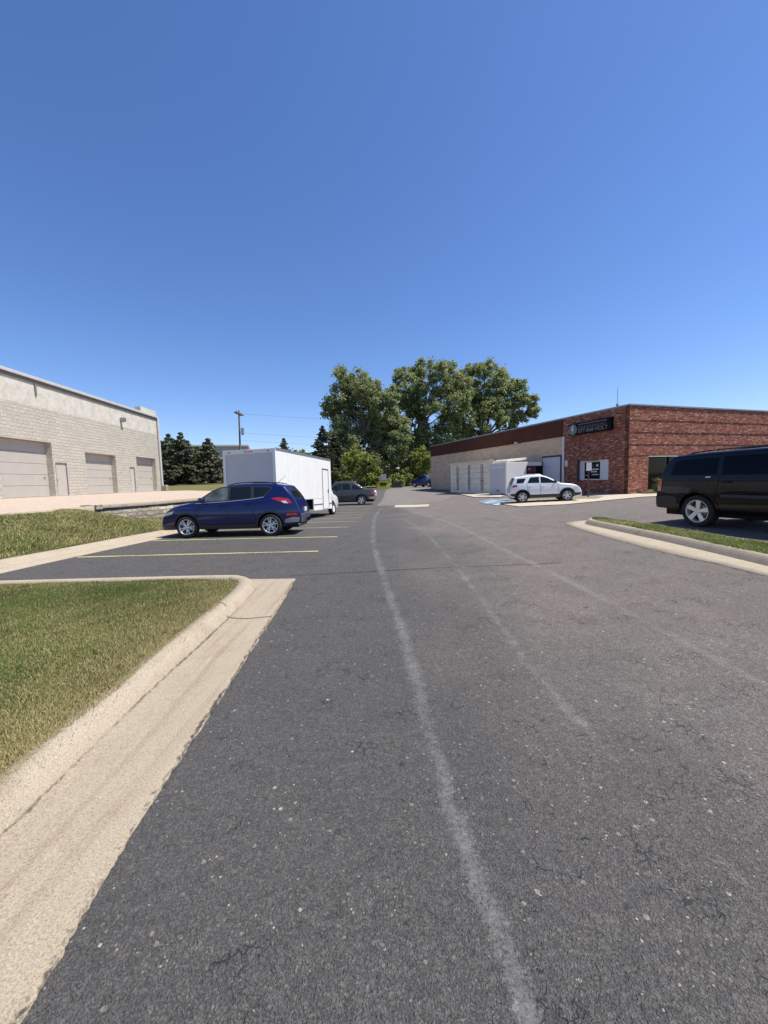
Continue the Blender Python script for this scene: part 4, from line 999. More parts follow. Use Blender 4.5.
for i, (px, Y, top, w, lab) in enumerate([(172, 53, 434.5, 6.6, 'dark spruce nearest the warehouse corner'), (184, 52, 433, 7.2, 'tallest dark spruce with broad full skirts'),
                                          (199, 55, 447, 5.6, 'short dark spruce in the gap before the distant building'), (211, 53, 439, 6.2, 'slender dark spruce beside the white truck box'), (163, 55, 441, 5.6, 'dark spruce half hidden by the warehouse corner')]):
    conifer('spruce', lab, px, Y, top, w, SPR, 'spruces on the mulch bed', 61 + i)
conifer('spruce', 'small far conifer above the roof of the white truck', 286, 78, 438.5, 4.0, SPR, None, 71)
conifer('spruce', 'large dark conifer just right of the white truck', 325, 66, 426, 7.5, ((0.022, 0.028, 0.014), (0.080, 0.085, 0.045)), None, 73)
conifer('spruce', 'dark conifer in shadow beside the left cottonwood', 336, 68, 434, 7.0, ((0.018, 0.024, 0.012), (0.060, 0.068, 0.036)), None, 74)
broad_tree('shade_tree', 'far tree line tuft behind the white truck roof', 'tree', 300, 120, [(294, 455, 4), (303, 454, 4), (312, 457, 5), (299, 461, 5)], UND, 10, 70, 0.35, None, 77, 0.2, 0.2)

# planting in front of the dark window
def small_plant(name, label, loc, h, w, cols, seed):
    rr = random.Random(seed); o = empty(name, loc, 0, label, 'plant')
    cs = [Vector((rr.uniform(-w, w), rr.uniform(-w * .6, w * .6), rr.uniform(0.15, 1) * h)) for _ in range(16)]
    limb_mesh([((0, 0, 0), (c.x, c.y, c.z), 0.015, 0.006) for c in cs], 'stem', o, n=4)
    v, f, c = leaf_quads(cs, [0.16] * 16, 60, 0.06, cols, seed=seed); link('crown', np_mesh('crown', v, f, c), 'leaf', o)
q = Vector((bb_.location.x, bb_.location.y, 0)) + Vector((-wn_.x * 3.2 - wd.x * 0.5, -wn_.y * 3.2 - wd.y * 0.5, 0)); q.z = float(ground(q.x, q.y))
small_plant('flowering_bush', 'low bush with pale pinkish blossoms in front of the dark window', q, 1.25, 0.5, ((0.10, 0.12, 0.04), (0.45, 0.33, 0.27)), 81)
q2 = q + Vector((-wn_.x * -1.0, -wn_.y * -1.0, 0))
small_plant('bush', 'low green bush beside the brick corner pier', q2, 0.9, 0.45, ((0.04, 0.06, 0.015), (0.12, 0.15, 0.05)), 82)
sheet('front_verge', [(q.x - 2.2, q.y - 0.9), (q.x + 16, q.y + 2.2), (q.x + 15.5, q.y + 4), (q.x - 2.4, q.y - 0.2)], 0.10, 'field', 1.0)
g_ = np.random.default_rng(5)
wc = []
for k in range(150):
    x = g_.uniform(-26, 22); y = g_.uniform(98, 108); wc.append((x, y, 0.3 + g_.uniform(0, 1) ** 0.8 * (7.5 + 1.5 * math.sin(x * 0.5))))
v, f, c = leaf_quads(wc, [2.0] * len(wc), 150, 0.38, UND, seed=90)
tag(link('woods', np_mesh('woods', v, f, c), 'leaf'), kind='stuff')
#==VEHICLES==
# ------------------------------------------------------------------ vehicles
def dense(pts, step=0.035):
    out = []
    sm = polyline([Vector(p) for p in pts], 10)
    acc = 0
    for a, b in zip(sm, sm[1:]):
        n = max(1, int((b - a).length / step)); out += [a.lerp(b, k / n) for k in range(n)]
    out.append(sm[-1]); return out

class Car:
    """Car body as one skin over side profile, plan and cross section; x runs from the tail to the nose."""
    def __init__(s, root, prof, W, axles, wheel_r, sill=0.27, belt=1.05, tumble=0.16, rc=0.10, arch=0.07, front_low=0.25, rear_low=0.36, plan_k=(0.13, 0.16), crown=0.035):
        s.root, s.W, s.axles, s.wr, s.sill, s.belt, s.tumble, s.rc, s.arch, s.crown = root, W, axles, wheel_r, sill, belt, tumble, rc, arch, crown
        s.L = max(p[0] for p in prof); s.fl, s.rl, s.pk = front_low, rear_low, plan_k
        s.prof = dense(prof); s.zr = max(p[1] for p in prof)
    def low(s, x):
        z = s.sill + (s.rl - s.sill) * max(0, min(1, (s.axles[0] - x) / s.axles[0])) + (s.fl - s.sill) * max(0, min(1, (x - s.axles[1]) / (s.L - s.axles[1])))
        for a in s.axles:
            r = s.wr + s.arch; d = abs(x - a)
            if d < r: z = max(z, s.wr + math.sqrt(r * r - d * d) * (1.0 if d < r * .98 else 0.9))
        return z
    def yside(s, x, z):
        u = (x - s.L / 2) / (s.L / 2); k = s.pk[0] if u < 0 else s.pk[1]
        plan = 1 - k * abs(u) ** 5 - 0.02 * abs(u) ** 2
        t = min(max((z - s.sill) / (s.belt - s.sill), -0.3), 1.0)
        sh = 1 - 0.055 * (2 * (t - 0.52)) ** 2
        # shoulder crease
        sh -= 0.006 * math.exp(-((t - 0.80) / 0.05) ** 2)
        y = s.W / 2 * plan * sh
        if z > s.belt: y -= s.W / 2 * s.tumble * ((z - s.belt) / max(s.zr - s.belt, 0.1)) ** 1.15 * 1.25
        return y
    def ring(s, x, zt):
        zl = min(s.low(x), zt - 0.03); ze = max(zt - s.rc, zl + 0.015); pts = []
        for k in range(15):
            z = zl + (ze - zl) * k / 14; pts.append((s.yside(x, z), z))
        ye = pts[-1][0]; rh = zt - ze; rw = min(s.rc * 1.25, ye * 0.6); cr = s.crown
        for k in range(1, 7):
            a = math.pi / 2 * k / 6; pts.append((ye - rw * (1 - math.cos(a)), ze + (rh - cr * 0.5) * math.sin(a) if rh > cr else ze + rh * math.sin(a)))
        y0, z0 = pts[-1]
        for k in range(1, 7):
            t = 1 - k / 6; pts.append((y0 * t, z0 + (zt - z0) * (1 - t * t)))
        return pts
    def body(s, mat, name='body'):
        st = []
        for p in s.prof:
            r = s.ring(p.x, p.y)
            st.append([Vector((p.x, y, z)) for y, z in r] + [Vector((p.x, -y, z)) for y, z in reversed(r[:-1])])
        o = sweep(name, st, mat, s.root, True)
        bm = bmesh.new(); bm.from_mesh(o.data)
        n = len(st[0]); bm.verts.ensure_lookup_table()
        for k in (0, len(st) - 1): 
            try: bm.faces.new([bm.verts[k * n + i] for i in range(n)])
            except ValueError: pass
        bmesh.ops.recalc_face_normals(bm, faces=bm.faces); bm.to_mesh(o.data); bm.free()
        o.data.polygons.foreach_set('use_smooth', [True] * len(o.data.polygons)); o.data.set_sharp_from_angle(angle=R(38))
        s.bodyo = o
        # dark underside and wheel housings
        m = MB(); hw = s.W / 2 - 0.10
        m.box(0.12, s.L - 0.12, -hw + 0.22, hw - 0.22, 0.24, s.belt - 0.25)
        m.box(s.axles[0] + s.wr + s.arch + 0.02, s.axles[1] - s.wr - s.arch - 0.02, -hw, hw, s.sill - 0.02, s.sill + 0.25)
        m.build('underbody', 'dark_gap', s.root)
        return o
    def patch(s, name, poly, mat, off=0.006, parent=None, sides=(1, -1), smooth=True, edge=0.12):
        for sg in sides:
            bm = bmesh.new(); bm.faces.new([bm.verts.new((p[0], sg, p[1])) for p in poly])
            bmesh.ops.triangulate(bm, faces=bm.faces[:])
            for _ in range(4):
                es = [e for e in bm.edges if e.calc_length() > edge]
                if not es: break
                bmesh.ops.subdivide_edges(bm, edges=es, cuts=1)
                bmesh.ops.triangulate(bm, faces=bm.faces[:])
            for v in bm.verts: v.co.y = v.co.y * (s.yside(v.co.x, v.co.z) + off)
            for f in bm.faces:
                f.normal_update(); c = f.calc_center_median()
                if f.normal.y * c.y < 0: f.normal_flip()
            me = bpy.data.meshes.new(name); bm.to_mesh(me); bm.free()
            o = link(name, me, mat, parent or s.root, smooth)
        return o
    def strip(s, name, pts, w, mat, off=0.004, parent=None, sides=(1, -1)):
        """A narrow line (door gap, moulding) following the side."""
        P = polyline([Vector(p) for p in pts], 6); up, dn = [], []
        for k, p in enumerate(P):
            a, b = P[max(k - 1, 0)], P[min(k + 1, len(P) - 1)]; d = (b - a).normalized(); nr = Vector((-d.y, d.x))
            up.append(p + nr * w / 2); dn.append(p - nr * w / 2)
        for sg in sides:
            co = [(q.x, sg * (s.yside(q.x, q.y) + off), q.y) for a, b in zip(up, dn) for q in (a, b)]
            f = [[2 * k, 2 * k + 1, 2 * k + 3, 2 * k + 2] for k in range(len(P) - 1)]
            o = link(name, np_mesh(name, np.array(co), np.array(f)), mat, parent or s.root)
        return o
    def top(s, name, x0, x1, frac, mat, off=0.008, parent=None):
        """A pane lying on the windscreen or tailgate slope between two places of the profile."""
        ps = [p for p in s.prof if x0 <= p.x <= x1]; st = []
        for k, p in enumerate(ps):
            r = s.ring(p.x, p.y)[20:]; a, b = ps[max(k - 1, 0)], ps[min(k + 1, len(ps) - 1)]; d = (b - a).normalized(); nr = Vector((-d.y, d.x)) * off
            pts = [(y, z) for y, z in r]; pts = pts + [(-y, z) for y, z in reversed(pts[:-1])]
            st.append([Vector((p.x + nr.x, y * frac, z + nr.y)) for y, z in pts])
        return sweep(name, st, mat, parent or s.root, True)
    def lip(s, mat, w=0.055):
        for a in s.axles:
            r0 = s.wr + s.arch; pts = []
            a0 = 0.12
            P = [(a + (r0 + w / 2 - 0.004) * math.cos(t), s.wr + (r0 + w / 2 - 0.004) * math.sin(t)) for t in np.linspace(a0 - 0.25, math.pi - a0 + 0.25, 15)]
            P = [p for p in P if p[1] > s.sill - 0.03]
            s.strip('arch_lip', P, w, mat, 0.010)
    def wheels(s, rim='silver', spokes=5, rim_r=0.66, width=0.22, double=False, spoke_w=0.11):
        first = {}
        for a in s.axles:
            for sg in (1, -1):
                w = bpy.data.objects.new('wheel', None); COL.objects.link(w); w.parent = s.root; w['kind'] = 'thing'
                w.location = (a, sg * (s.W / 2 - width / 2 - 0.015), s.wr); w.rotation_euler = (0, random.uniform(0, 6), 0 if sg > 0 else math.pi)
                if first:
                    for c in first['parts']:
                        d = c.copy(); COL.objects.link(d); d.parent = w
                else:
                    Rr, h = s.wr, width / 2; ri = Rr * rim_r
                    m = MB(); m.lathe_y([(ri * .98, -h * .8), (ri * 1.04, -h), (Rr * .93, -h), (Rr * .99, -h * .75), (Rr, -h * .3), (Rr, h * .3), (Rr * .99, h * .75), (Rr * .93, h), (ri * 1.06, h * 0.97), (ri * .99, h * .85)], 40)
                    t = m.build('tyre', 'black_rubber', w, True)
                    m = MB(); m.lathe_y([(ri * 1.0, h * .80), (ri * 1.0, h * .90), (ri * .95, h * .90), (ri * .90, h * .70), (ri * .88, -h * .5)], 40)
                    m.lathe_y([(0.0, h * .80), (ri * .16, h * .80), (ri * .20, h * .70), (ri * .20, h * .3)], 20)
                    for k in range(spokes):
                        a0 = 2 * math.pi * k / spokes
                        for da in ((-0.2, 0.2) if double else (0,)):
                            b = bmesh.new(); q = []
                            for (rr_, ww, yy) in ((ri * .14, spoke_w * .8, h * .72), (ri * .92, spoke_w * (0.75 if double else 1.25), h * .82)):
                                for y_ in (yy, yy - 0.05):
                                    for sgn in (-1, 1):
                                        ang = a0 + (da if rr_ > ri * .5 else da * .4); c_, s_ = math.cos(ang), math.sin(ang)
                                        q.append(b.verts.new((c_ * rr_ - s_ * sgn * ww * ri / 0.5, y_, s_ * rr_ + c_ * sgn * ww * ri / 0.5)))
                            for idx in ((0, 1, 5, 4), (2, 6, 7, 3), (0, 4, 6, 2), (1, 3, 7, 5), (4, 5, 7, 6), (0, 2, 3, 1)): b.faces.new([q[i] for i in idx])
                            m.add(b)
                    rm = m.build('rim', rim, w); rm.data.polygons.foreach_set('use_smooth', [True] * len(rm.data.polygons)); rm.data.set_sharp_from_angle(angle=R(35))
                    m = MB(); m.lathe_y([(0.0, h * .2), (ri * .62, h * .2), (ri * .62, h * .05), (0, h * .05)], 24); br = m.build('brake_disc', 'metal_grey', w)
                    m = MB(); m.lathe_y([(0.0, -h * .1), (ri * .95, -h * .1)], 24); bk = m.build('wheel_back', 'dark_gap', w)
                    first['parts'] = [t, rm, br, bk]
    def mirror(s, x, z, mat='black_trim', sz=1.0):
        for sg in (1, -1):
            y = s.yside(x, z); m = MB(); m.box(x - 0.06, x + 0.10, min(sg * (y + 0.03), sg * (y + 0.22 * sz)), max(sg * (y + 0.03), sg * (y + 0.22 * sz)), z - 0.02, z + 0.14 * sz, 0.04)
            m.box(x - 0.02, x + 0.05, min(sg * (y - 0.03), sg * (y + 0.08)), max(sg * (y - 0.03), sg * (y + 0.08)), z - 0.02, z + 0.04, 0.01); m.build('mirror', mat, s.root, True)
    def handles(s, pts, mat):
        for (x, z) in pts:
            for sg in (1, -1):
                y = s.yside(x, z); MB().box(x - 0.10, x + 0.10, min(sg * (y - 0.01), sg * (y + 0.028)), max(sg * (y - 0.01), sg * (y + 0.028)), z - 0.015, z + 0.018, 0.008).build('door_handle', mat, s.root)
    def rails(s, x0, x1, y, mat, z=0.045):
        for sg in (1, -1):
            m = MB(); n = 8; pts = []
            for k in range(n + 1):
                x = x0 + (x1 - x0) * k / n; zt = float(np.interp(x, [p.x for p in s.prof], [p.y for p in s.prof])); pts.append(Vector((x, sg * y, zt - 0.02 + z * math.sin(math.pi * min(1, max(0.0, 4 * min(k, n - k) / n + 0.05)) / 2))))
            for a, b in zip(pts, pts[1:]): m.tube(a, b, 0.017, n=6)
            m.build('roof_rail', mat, s.root)

def place(root, car_axles, rear_xy, head_deg, track=1.5, sink=0.0):
    """Stands a vehicle on the sloping ground with its rear axle at rear_xy and its nose towards head_deg (0 = +X)."""
    h = R(head_deg); d = Vector((math.cos(h), math.sin(h))); n = Vector((-d.y, d.x)); r = Vector(rear_xy); wb = car_axles[1] - car_axles[0]
    f = r + d * wb; G = lambda v: float(ground(v.x, v.y)) + sink
    zr, zf = G(r), G(f); pitch = math.atan2(zf - zr, wb); roll = math.atan2(G((r + f) / 2 + n * track / 2) - G((r + f) / 2 - n * track / 2), track)
    X = Vector((d.x * math.cos(pitch), d.y * math.cos(pitch), math.sin(pitch)))
    Y = Vector((n.x * math.cos(roll), n.y * math.cos(roll), math.sin(roll))); Z = X.cross(Y).normalized(); Y = Z.cross(X)
    m = Matrix((X, Y, Z)).transposed().to_4x4()
    o = Vector((r.x, r.y, zr)) - X * car_axles[0]
    root.matrix_world = Matrix.Translation(o) @ m

# ---- blue crossover nosed up to the kerb
cr = empty('parked_car', (0, 0, 0), 0, 'dark blue crossover parked in the bay with its nose at the left kerb', 'car')
prof = [(0.10, 0.40), (0.03, 0.50), (0.0, 0.62), (0.02, 0.78), (0.09, 0.96), (0.17, 1.14), (0.30, 1.345), (0.45, 1.53), (0.52, 1.60), (0.68, 1.642), (1.0, 1.674), (1.6, 1.69), (2.15, 1.662), (2.55, 1.575), (2.95, 1.40), (3.35, 1.165), (3.6, 1.105), (4.0, 1.03), (4.25, 0.93), (4.40, 0.80), (4.48, 0.66), (4.50, 0.52), (4.46, 0.38)]
E = Car(cr, prof, 1.84, (0.93, 3.62), 0.345, 0.27, 1.08, 0.17, 0.12, 0.06, 0.24, 0.36, (0.24, 0.18))
E.body('blue_car')
LOW = [(1.35, 0.275), (3.19, 0.275), (3.19, 0.39), (1.35, 0.40)]
E.patch('sill_cladding', LOW, 'black_trim'); E.lip('black_trim')
E.patch('bumper_lower', [(4.10, 0.27), (4.40, 0.29), (4.44, 0.40), (4.08, 0.42)], 'black_trim')
E.patch('bumper_lower', [(0.06, 0.42), (0.03, 0.56), (0.24, 0.58), (0.46, 0.52), (0.50, 0.40)], 'metal_grey')
E.patch('reflector', [(0.10, 0.63), (0.42, 0.64), (0.40, 0.70), (0.12, 0.70)], 'red_lens')
E.patch('window_surround', [(0.86, 1.51), (1.12, 1.25), (1.45, 1.20), (2.3, 1.135), (3.20, 1.10), (3.34, 1.12), (2.80, 1.47), (2.55, 1.575), (2.3, 1.60), (1.5, 1.60), (0.95, 1.57)], 'black_trim', 0.004)
E.patch('window', [(1.42, 1.245), (1.46, 1.56), (0.96, 1.535), (0.92, 1.50), (1.14, 1.28)], 'dark_glass', 0.008)
E.patch('window', [(1.53, 1.22), (2.2, 1.175), (2.2, 1.572), (1.55, 1.57)], 'dark_glass', 0.008)
E.patch('window', [(2.28, 1.165), (3.10, 1.135), (3.2, 1.14), (2.76, 1.445), (2.55, 1.535), (2.28, 1.57)], 'clear_glass', 0.008)
E.strip('belt_moulding', [(1.12, 1.235), (1.45, 1.19), (2.3, 1.125), (3.30, 1.085)], 0.012, 'silver', 0.010)
E.top('windscreen', 2.62, 3.36, 0.90, 'clear_glass'); E.top('rear_window', 0.19, 0.355, 0.86, 'dark_glass')
E.patch('tail_light', [(0.24, 1.03), (0.37, 1.165), (0.66, 1.215), (0.90, 1.19), (0.60, 1.07), (0.40, 1.0)], 'red_lens', 0.010)
E.patch('light_window', [(0.36, 1.02), (0.44, 1.10), (0.58, 1.10), (0.50, 1.03)], 'clear_lens', 0.013)
E.patch('headlight', [(4.02, 0.86), (4.30, 0.80), (4.38, 0.74), (4.34, 0.70), (4.10, 0.76)], 'clear_lens', 0.010)
for pts in ([(1.50, 1.18), (1.42, 0.95), (1.44, 0.70), (1.33, 0.55)], [(2.25, 1.14), (2.27, 0.80), (2.26, 0.42)], [(3.24, 1.08), (3.30, 0.85), (3.22, 0.45)], [(1.38, 0.415), (2.3, 0.405), (3.2, 0.41)]):
    E.strip('door_gap', pts, 0.012, 'dark_gap')
E.strip('crease_shade_line', [(0.95, 1.09), (2.0, 1.03), (3.5, 0.95)], 0.010, 'black_car', 0.002)  # black strip paints the shade line of the side crease
E.mirror(3.02, 1.12, 'blue_car'); E.handles([(1.62, 1.02), (2.42, 0.98)], 'blue_car'); E.rails(0.75, 2.35, 0.60, 'black_trim')
MB().box(-0.005, 0.035, -0.16, 0.16, 0.72, 0.86, 0.004).build('number_plate', 'sign_white', cr)
m = MB(); m.tube((0.95, 0.0, 1.66), (0.62, 0.0, 1.92), 0.008, 0.005, 5); m.build('aerial', 'metal_grey', cr)
m = MB(); m.tube((0.05, -0.55, 0.34), (0.3, -0.55, 0.34), 0.035, n=10); m.tube((0.05, 0.55, 0.34), (0.3, 0.55, 0.34), 0.035, n=10); m.build('exhaust_pipe', 'chrome', cr)
E.wheels('silver', 5, 0.72, 0.23, True, 0.042)
place(cr, E.axles, (-3.56, 12.95), 178.0)

# ---- black full size SUV on the right
cr = empty('parked_car', (0, 0, 0), 0, 'black full size SUV with silver five spoke wheels behind the grass island', 'car')
prof = [(0.10, 0.46), (0.02, 0.52), (0.0, 0.66), (0.03, 0.82), (0.055, 0.98), (0.085, 1.20), (0.15, 1.42), (0.27, 1.68), (0.36, 1.79), (0.50, 1.835), (1.2, 1.855), (2.2, 1.86), (3.1, 1.85), (3.5, 1.78), (3.9, 1.56), (4.25, 1.29), (4.5, 1.24), (5.1, 1.18), (5.45, 1.06), (5.58, 0.9), (5.63, 0.7), (5.60, 0.45)]
E = Car(cr, prof, 2.01, (1.17, 4.47), 0.40, 0.36, 1.18, 0.125, 0.10, 0.08, 0.32, 0.45, (0.06, 0.12))
E.body('black_car'); E.lip('black_car', 0.05)
E.patch('window', [(0.42, 1.32), (1.60, 1.29), (1.60, 1.705), (0.70, 1.695), (0.52, 1.66)], 'tinted_glass'); E.patch('window', [(1.72, 1.29), (2.62, 1.28), (2.62, 1.715), (1.72, 1.715)], 'tinted_glass'); E.patch('window', [(2.74, 1.28), (3.95, 1.27), (3.55, 1.60), (3.3, 1.695), (2.74, 1.715)], 'tinted_glass')
E.top('windscreen', 3.52, 4.24, 0.9, 'tinted_glass'); E.top('rear_window', 0.14, 0.38, 0.85, 'tinted_glass')
E.patch('tail_light', [(0.07, 0.90), (0.105, 1.22), (0.20, 1.22), (0.19, 0.90)], 'red_lens', 0.012)
E.strip('side_moulding', [(1.75, 0.80), (2.7, 0.79), (3.9, 0.79)], 0.07, 'black_trim', 0.014)
E.patch('rear_bumper', [(0.035, 0.50), (0.02, 0.74), (0.40, 0.78), (0.66, 0.74), (0.66, 0.48)], 'black_trim', 0.012)
for pts in ([(1.66, 1.27), (1.66, 1.0), (1.60, 0.72)], [(2.68, 1.27), (2.69, 0.80), (2.69, 0.45)], [(3.98, 1.25), (4.02, 0.9), (3.95, 0.45)]): E.strip('door_gap', pts, 0.012, 'dark_gap')
E.handles([(1.86, 1.12), (2.86, 1.11)], 'black_car'); E.mirror(3.75, 1.30, 'black_car', 1.3); E.rails(0.7, 3.1, 0.66, 'black_trim', 0.05)
E.patch('glint_patch', [(1.36, 1.235), (1.48, 1.235), (1.48, 1.255), (1.36, 1.255)], 'chrome', 0.01)  # small chrome patch stands in for a reflection on the flank
m = MB(); m.tube((0.25, -0.7, 0.36), (0.75, -0.7, 0.38), 0.035, n=8); m.box(-0.06, 0.3, -0.10, 0.10, 0.40, 0.47); m.build('hitch', 'black_trim', cr)
E.wheels('silver', 5, 0.70, 0.27, False, 0.085)
place(cr, E.axles, (8.80, 9.82), -77.0)

# ---- small white SUV by the brick building
cr = empty('parked_car', (0, 0, 0), 0, 'small white SUV with black lower cladding parked before the brick wall', 'car')
prof = [(0.10, 0.38), (0.03, 0.46), (0.0, 0.60), (0.03, 0.80), (0.09, 0.98), (0.20, 1.25), (0.30, 1.46), (0.36, 1.53), (0.8, 1.60), (1.4, 1.62), (1.9, 1.58), (2.25, 1.45), (2.9, 1.10), (3.1, 1.06), (3.6, 0.99), (3.88, 0.87), (4.03, 0.70), (4.08, 0.54), (4.04, 0.36)]
E = Car(cr, prof, 1.765, (0.72, 3.24), 0.335, 0.27, 1.04, 0.17, 0.10, 0.06, 0.25, 0.34)
E.body('white_car'); E.lip('black_trim', 0.07)
E.patch('sill_cladding', [(1.12, 0.275), (2.84, 0.275), (2.84, 0.45), (1.12, 0.46)], 'black_trim')
E.patch('bumper_lower', [(0.07, 0.40), (0.03, 0.54), (0.36, 0.56), (0.32, 0.38)], 'black_trim'); E.patch('bumper_lower', [(3.70, 0.30), (4.00, 0.33), (4.05, 0.46), (3.68, 0.48)], 'black_trim')
E.patch('window', [(0.40, 1.17), (0.80, 1.17), (0.96, 1.44), (0.46, 1.42)], 'dark_glass'); E.patch('window', [(1.02, 1.16), (1.70, 1.14), (1.70, 1.49), (1.20, 1.48)], 'dark_glass'); E.patch('window', [(1.78, 1.13), (2.66, 1.10), (2.20, 1.39), (2.0, 1.47), (1.78, 1.49)], 'dark_glass')
E.top('windscreen', 2.28, 2.9, 0.9, 'dark_glass'); E.top('rear_window', 0.13, 0.30, 0.85, 'dark_glass')
E.patch('tail_light', [(0.14, 0.92), (0.42, 0.96), (0.46, 1.07), (0.20, 1.07)], 'red_lens', 0.01); E.patch('headlight', [(3.62, 0.80), (3.90, 0.74), (3.92, 0.82), (3.66, 0.89)], 'clear_lens', 0.01)
for pts in ([(0.98, 1.14), (1.02, 0.85), (1.08, 0.60)], [(1.74, 1.12), (1.75, 0.8), (1.74, 0.48)], [(2.72, 1.07), (2.76, 0.8), (2.72, 0.5)]): E.strip('door_gap', pts, 0.014, 'dark_gap')
E.mirror(2.55, 1.12, 'black_trim'); E.handles([(1.16, 0.98), (1.90, 0.96)], 'white_car'); E.rails(0.6, 1.9, 0.56, 'metal_grey')
E.wheels('silver', 5, 0.70, 0.21, True, 0.04)
place(cr, E.axles, (8.12, 22.75), -10.0, 1.5, 0.03); cr.scale = (0.95, 0.95, 0.96)

# ---- grey pickup and pale sedan in the far bays, blue pickup at the end of the road
cr = empty('pickup_truck', (0, 0, 0), 0, 'dark grey pickup truck with sloping sail panels beyond the white box truck', 'pickup truck')
prof = [(0.04, 0.45), (0.0, 0.6), (0.02, 0.9), (0.05, 1.22), (0.12, 1.31), (0.75, 1.345), (1.15, 1.54), (1.6, 1.82), (1.85, 1.90), (2.6, 1.95), (3.3, 1.91), (3.55, 1.66), (4.0, 1.33), (4.3, 1.24), (5.0, 1.17), (5.35, 1.02), (5.5, 0.8), (5.52, 0.6), (5.48, 0.42)]
PK = Car(cr, prof, 1.98, (1.12, 4.42), 0.39, 0.36, 1.18, 0.15, 0.11, 0.08, 0.34, 0.45)
PK.body('grey_car'); PK.lip('black_trim', 0.05)
PK.patch('window', [(1.05, 1.27), (1.85, 1.27), (1.85, 1.66), (1.55, 1.56)], 'dark_glass'); PK.patch('window', [(1.98, 1.27), (2.68, 1.26), (2.68, 1.75), (2.1, 1.72)], 'dark_glass'); PK.patch('window', [(2.78, 1.26), (3.75, 1.26), (3.35, 1.60), (3.1, 1.73), (2.78, 1.75)], 'dark_glass')
PK.strip('sail_highlight', [(0.7, 1.27), (1.1, 1.42), (1.6, 1.68)], 0.035, 'metal_grey', 0.012)  # grey strip stands in for the highlight along the sloping sail panel
PK.patch('tail_light', [(0.06, 0.82), (0.07, 1.10), (0.26, 1.12), (0.25, 0.82)], 'red_lens', 0.012); PK.top('windscreen', 3.3, 3.98, 0.9, 'dark_glass')
PK.patch('rear_bumper', [(0.03, 0.48), (0.01, 0.66), (0.5, 0.66), (0.5, 0.48)], 'chrome', 0.012)
for pts in ([(1.92, 1.25), (1.92, 0.9), (1.86, 0.6)], [(2.73, 1.25), (2.73, 0.5)], [(3.8, 1.22), (3.84, 0.5)]): PK.strip('door_gap', pts, 0.014, 'dark_gap')
PK.mirror(3.6, 1.30, 'black_trim', 1.3); PK.wheels('silver', 5, 0.66, 0.26, False, 0.085)
place(cr, PK.axles, (-1.9, 34.2), 181); cr.scale = (1.03, 1.03, 1.07)

cr = empty('parked_car', (0, 0, 0), 0, 'pale sedan just showing past the tail of the grey pickup', 'car')
prof = [(0.06, 0.36), (0.0, 0.5), (0.02, 0.72), (0.08, 0.98), (0.5, 1.04), (0.75, 1.10), (1.3, 1.38), (1.8, 1.44), (2.4, 1.42), (3.3, 0.98), (3.9, 0.90), (4.4, 0.76), (4.6, 0.56), (4.56, 0.36)]
E = Car(cr, prof, 1.82, (1.0, 3.7), 0.33, 0.25, 0.95, 0.16, 0.09, 0.06, 0.24, 0.32)
E.body('white_car'); E.patch('window', [(1.0, 1.02), (1.75, 1.0), (1.75, 1.33), (1.4, 1.30)], 'dark_glass'); E.patch('window', [(1.85, 1.0), (2.9, 0.99), (2.35, 1.28), (1.85, 1.33)], 'dark_glass'); E.top('rear_window', 0.78, 1.28, 0.9, 'dark_glass'); E.top('windscreen', 2.45, 3.25, 0.9, 'dark_glass')
E.patch('tail_light', [(0.10, 0.70), (0.12, 0.86), (0.40, 0.88), (0.36, 0.72)], 'red_lens', 0.01); E.wheels('silver', 5, 0.68, 0.2)
place(cr, E.axles, (-1.7, 40.5), 180)

cr = empty('pickup_truck', (0, 0, 0), 0, 'dark blue pickup truck parked at the far corner of the tan wall', 'pickup truck')
prof = [(0.04, 0.45), (0.0, 0.6), (0.02, 0.9), (0.05, 1.16), (0.10, 1.20), (0.9, 1.21), (1.70, 1.22), (1.78, 1.35), (1.86, 1.70), (2.0, 1.84), (2.6, 1.90), (3.2, 1.86), (3.55, 1.68), (4.0, 1.34), (4.3, 1.25), (5.0, 1.17), (5.35, 1.02), (5.5, 0.8), (5.52, 0.6), (5.48, 0.42)]
BP = Car(cr, prof, 1.98, (1.12, 4.42), 0.39, 0.36, 1.17, 0.15, 0.10, 0.08, 0.34, 0.45)
BP.body('far_blue_car'); BP.patch('window', [(1.98, 1.27), (2.68, 1.26), (2.68, 1.75), (2.06, 1.74)], 'dark_glass'); BP.patch('window', [(2.78, 1.26), (3.75, 1.26), (3.35, 1.60), (3.1, 1.73), (2.78, 1.75)], 'dark_glass')
BP.patch('tail_light', [(0.06, 0.82), (0.07, 1.08), (0.22, 1.10), (0.21, 0.82)], 'red_lens', 0.012); BP.top('rear_window', 1.77, 1.95, 0.8, 'clear_glass'); BP.top('windscreen', 3.3, 3.98, 0.9, 'dark_glass')
BP.wheels('silver', 5, 0.66, 0.26); BP.mirror(3.6, 1.3, 'black_trim', 1.2)
place(cr, BP.axles, (7.6, 58.5), 125)

